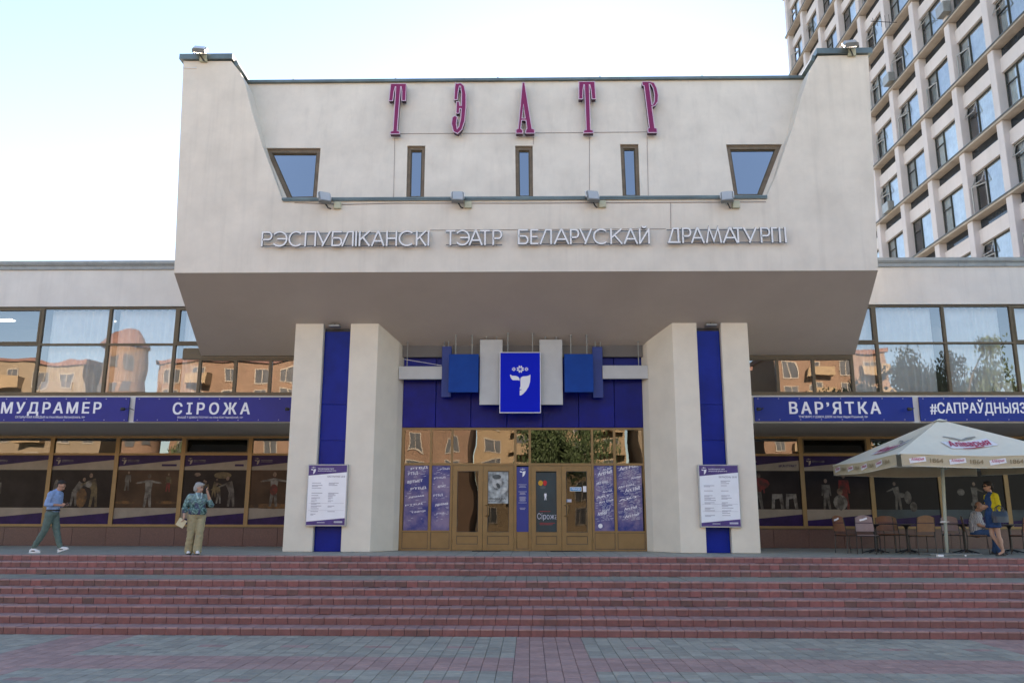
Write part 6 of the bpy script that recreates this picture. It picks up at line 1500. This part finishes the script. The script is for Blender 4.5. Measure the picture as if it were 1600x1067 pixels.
bake_body('cardigan', [('c', (-.045, 0, 1.02), (-.045, 0, 1.34), .125, .125), ('c', (-.01, -.14, 1.37), (-.01, .14, 1.37), .075, .075), ('c', (-.005, -.16, 1.365), (-.025, -.205, 1.13), .066, .058), ('c', (-.025, -.205, 1.13), (.07, -.13, 1.12), .058, .045), ('c', (-.005, .16, 1.365), (-.025, .205, 1.13), .066, .058), ('c', (-.025, .205, 1.13), (.07, .13, 1.12), .058, .045),
  ('c', (.03, -.12, 1.02), (.04, -.105, 1.34), .05, .05), ('c', (.03, .12, 1.02), (.04, .105, 1.34), .05, .05), ('e', (-.04, 0, .97), (.14, .17, .05))], YEL, m, smooth_it=4)
c_ = Vector(hc); bake_body('hair', [('e', c_ + up_ * .05 - f * .015, (.100, .092, .082)), ('e', c_ - f * .06 - up_ * .01, (.060, .085, .080)), ('c', c_ - f * .09 - up_ * .02, c_ - f * .11 - up_ * .09, .04, .02), ('e', c_ + up_ * .08 + f * .045, (.05, .07, .035))], HAIR, m, .009, 2)
g_ = MB()
for sg in (-1, 1): g_.ell(c_ + f * .098 + sd_ * sg * .036 + up_ * .006, (.010, .033, .024), nu=10, nv=8); g_.tube([c_ + f * .09 + sd_ * sg * .068 + up_ * .010, c_ - f * .01 + sd_ * sg * .088 + up_ * .012], .005, 5)
g_.build('sunglasses', mat('sunglass_black', (.008, .008, .008), .15), m, smooth=True)
for p in ((-.125, -.04, .0), (-.065, .04, .0)):
    b_ = MB(); b_.box(p[0] - .09, p[0] + .13, p[1] - .035, p[1] + .035, .0, .018); b_.tube([(p[0] - .06, p[1], .015), (p[0] - .055, p[1], .09)], .022, 6); b_.tube([(p[0] + .04, p[1] - .04, .02), (p[0] + .03, p[1], .075), (p[0] + .04, p[1] + .04, .02)], .007, 5); b_.build('sandal', DARK_METAL, m)
GX, GY, GR, GS = X_(1558, 858, 22.2), 22.2, 186, 1.10; place(m, GX, GY, GR, GS, .005)
bg_t = thing('handbag', (0, 0, 0), 'big dark blue handbag hanging from the arm of the woman in yellow', 'handbag')
BAG = mat('dark_blue_leather', (.012, .024, .045), .32, .2, 8, .3, 40)
def bagbox(): 
    q = MB(); N = 10
    for i in range(N + 1):
        u = i / N * 2 - 1; d = .075 * math.sqrt(max(.05, 1 - (abs(u)) ** 4))
        q.v += [(u * .19, -d, -.02), (u * .20, -d * .8, .12), (u * .185, -d * .25, .24), (u * .185, d * .25, .24), (u * .20, d * .8, .12), (u * .19, d, -.02)]
    for i in range(N):
        for k in range(6): a = i * 6 + k; b2 = i * 6 + (k + 1) % 6; q.f.append((a, a + 6, b2 + 6, b2)); q.m.append(0)
    q.f += [tuple(range(6)), tuple(reversed(range(N * 6, N * 6 + 6)))]; q.m += [0, 0]; return q
bagbox().build('bag_body', BAG, bg_t, bevel=.01)
for sy in (-.03, .03):
    q = MB(); q.tube([(-.09, sy, .22), (-.08, sy * .8, .32), (0, sy * .5, .37), (.08, sy * .8, .32), (.09, sy, .22)], .009, 6); q.build('strap', BAG, bg_t)
w_ = at_local(GX, GY, GR, GS, (.02, .27, .78)); bg_t.location = w_; bg_t.rotation_euler = (0, 0, R_(GR)); bg_t.scale = (1.12, 1.12, 1.12)

# --- seated man with a moustache
m = person(0, 0, 1, 'balding moustached man in white patterned T-shirt and jeans sitting on a cafe chair')
hc = (.10, 0, 1.21); hf = Vector((.95, -.25, -.12)).normalized(); hs_, f, sd_, up_ = head_shapes(hc, hf, 1.03)
hR, hL = (.34, -.05, .66), (.34, .06, .68)
body = hs_ + [('c', (.03, 0, 1.03), (.08, 0, 1.13), .06, .06), ('c', (0, 0, .56), (.0, 0, .80), .15, .15), ('c', (0, 0, .80), (.02, 0, .96), .15, .14), ('c', (.02, -.16, 1.0), (.02, .16, 1.0), .065, .065),
  ('c', (.02, -.20, .99), (.06, -.25, .74), .055, .046), ('c', (.06, -.25, .74), hR, .044, .03), ('c', (.02, .20, .99), (.06, .25, .74), .055, .046), ('c', (.06, .25, .74), hL, .044, .03),
  ('c', (.02, -.10, .54), (.42, -.13, .54), .085, .06), ('c', (.42, -.13, .54), (.46, -.13, .10), .058, .042), ('c', (.02, .10, .54), (.42, .13, .54), .085, .06), ('c', (.42, .13, .54), (.36, .13, .10), .058, .042)]
body += hand(hR, (.8, .5, -.1), (-.3, .5, .8), 1, .6) + hand(hL, (.8, -.5, -.1), (.3, .5, .8), 1, .6)
bake_body('body', body, SKIN3, m); face_bits(hc, f, sd_, up_, m, 1.03)
def tee_mat():
    mm = mat('patterned_tee', (.5, .5, .5), .85, .1, 5); nt = mm.node_tree; b = nt.nodes['Principled BSDF']; wv = nt.nodes.new('ShaderNodeTexWave'); wv.inputs['Scale'].default_value = 5; wv.inputs['Distortion'].default_value = 8; wv.inputs['Detail'].default_value = 2
    c = _mix(nt, _ramp(nt, wv.outputs['Fac'], .25, .45), (.10, .10, .14), (.58, .57, .58)); nt.links.new(c, b.inputs['Base Color']); return mm
bake_body('tee_shirt', [('c', (0, 0, .60), (0, 0, .82), .175, .175), ('e', (.05, 0, .72), (.18, .17, .13)), ('c', (0, 0, .80), (.02, 0, .96), .172, .155), ('c', (.02, -.165, .995), (.02, .165, .995), .082, .082), ('c', (.02, -.20, .985), (.045, -.235, .83), .078, .074), ('c', (.02, .20, .985), (.045, .235, .83), .078, .074)], tee_mat(), m, smooth_it=4)
JE = mat('blue_jeans', (.03, .075, .18), .85, .2, 9, .4, 30)
bake_body('jeans', [('e', (.0, 0, .53), (.17, .18, .10)), ('c', (.02, -.10, .54), (.42, -.13, .54), .105, .082), ('c', (.42, -.13, .54), (.46, -.13, .08), .082, .068), ('c', (.02, .10, .54), (.42, .13, .54), .105, .082), ('c', (.42, .13, .54), (.36, .13, .08), .082, .068)], JE, m, smooth_it=4)
c_ = Vector(hc); bake_body('hair', [('e', c_ - f * .07 - up_ * .02, (.04, .085, .05)), ('e', c_ + sd_ * .078 - f * .03, (.035, .018, .035)), ('e', c_ - sd_ * .078 - f * .03, (.035, .018, .035))], mat('dark_grey_hair', (.07, .06, .055), .8), m, .008, 2)
bake_body('moustache', [('c', c_ + f * .112 - up_ * .052 + sd_ * .005, c_ + f * .098 - up_ * .064 + sd_ * .035, .012, .008), ('c', c_ + f * .112 - up_ * .052 - sd_ * .005, c_ + f * .098 - up_ * .064 - sd_ * .035, .012, .008)], mat('dark_grey_hair', (0, 0, 0)), m, .005, 1)
shoe((.46, -.13, .085), (1, -.1), DARK_METAL, m, 0, sole=DARK_METAL); shoe((.36, .13, .085), (1, .1), DARK_METAL, m, 0, sole=DARK_METAL)
sx_, sy_ = mc.location.x, mc.location.y; place(m, sx_ - .05, sy_, 28 - 62 + 6, 1.04, .005)
mc.rotation_euler = (0, 0, R_(-28 - 90)); mc.location.x -= .06
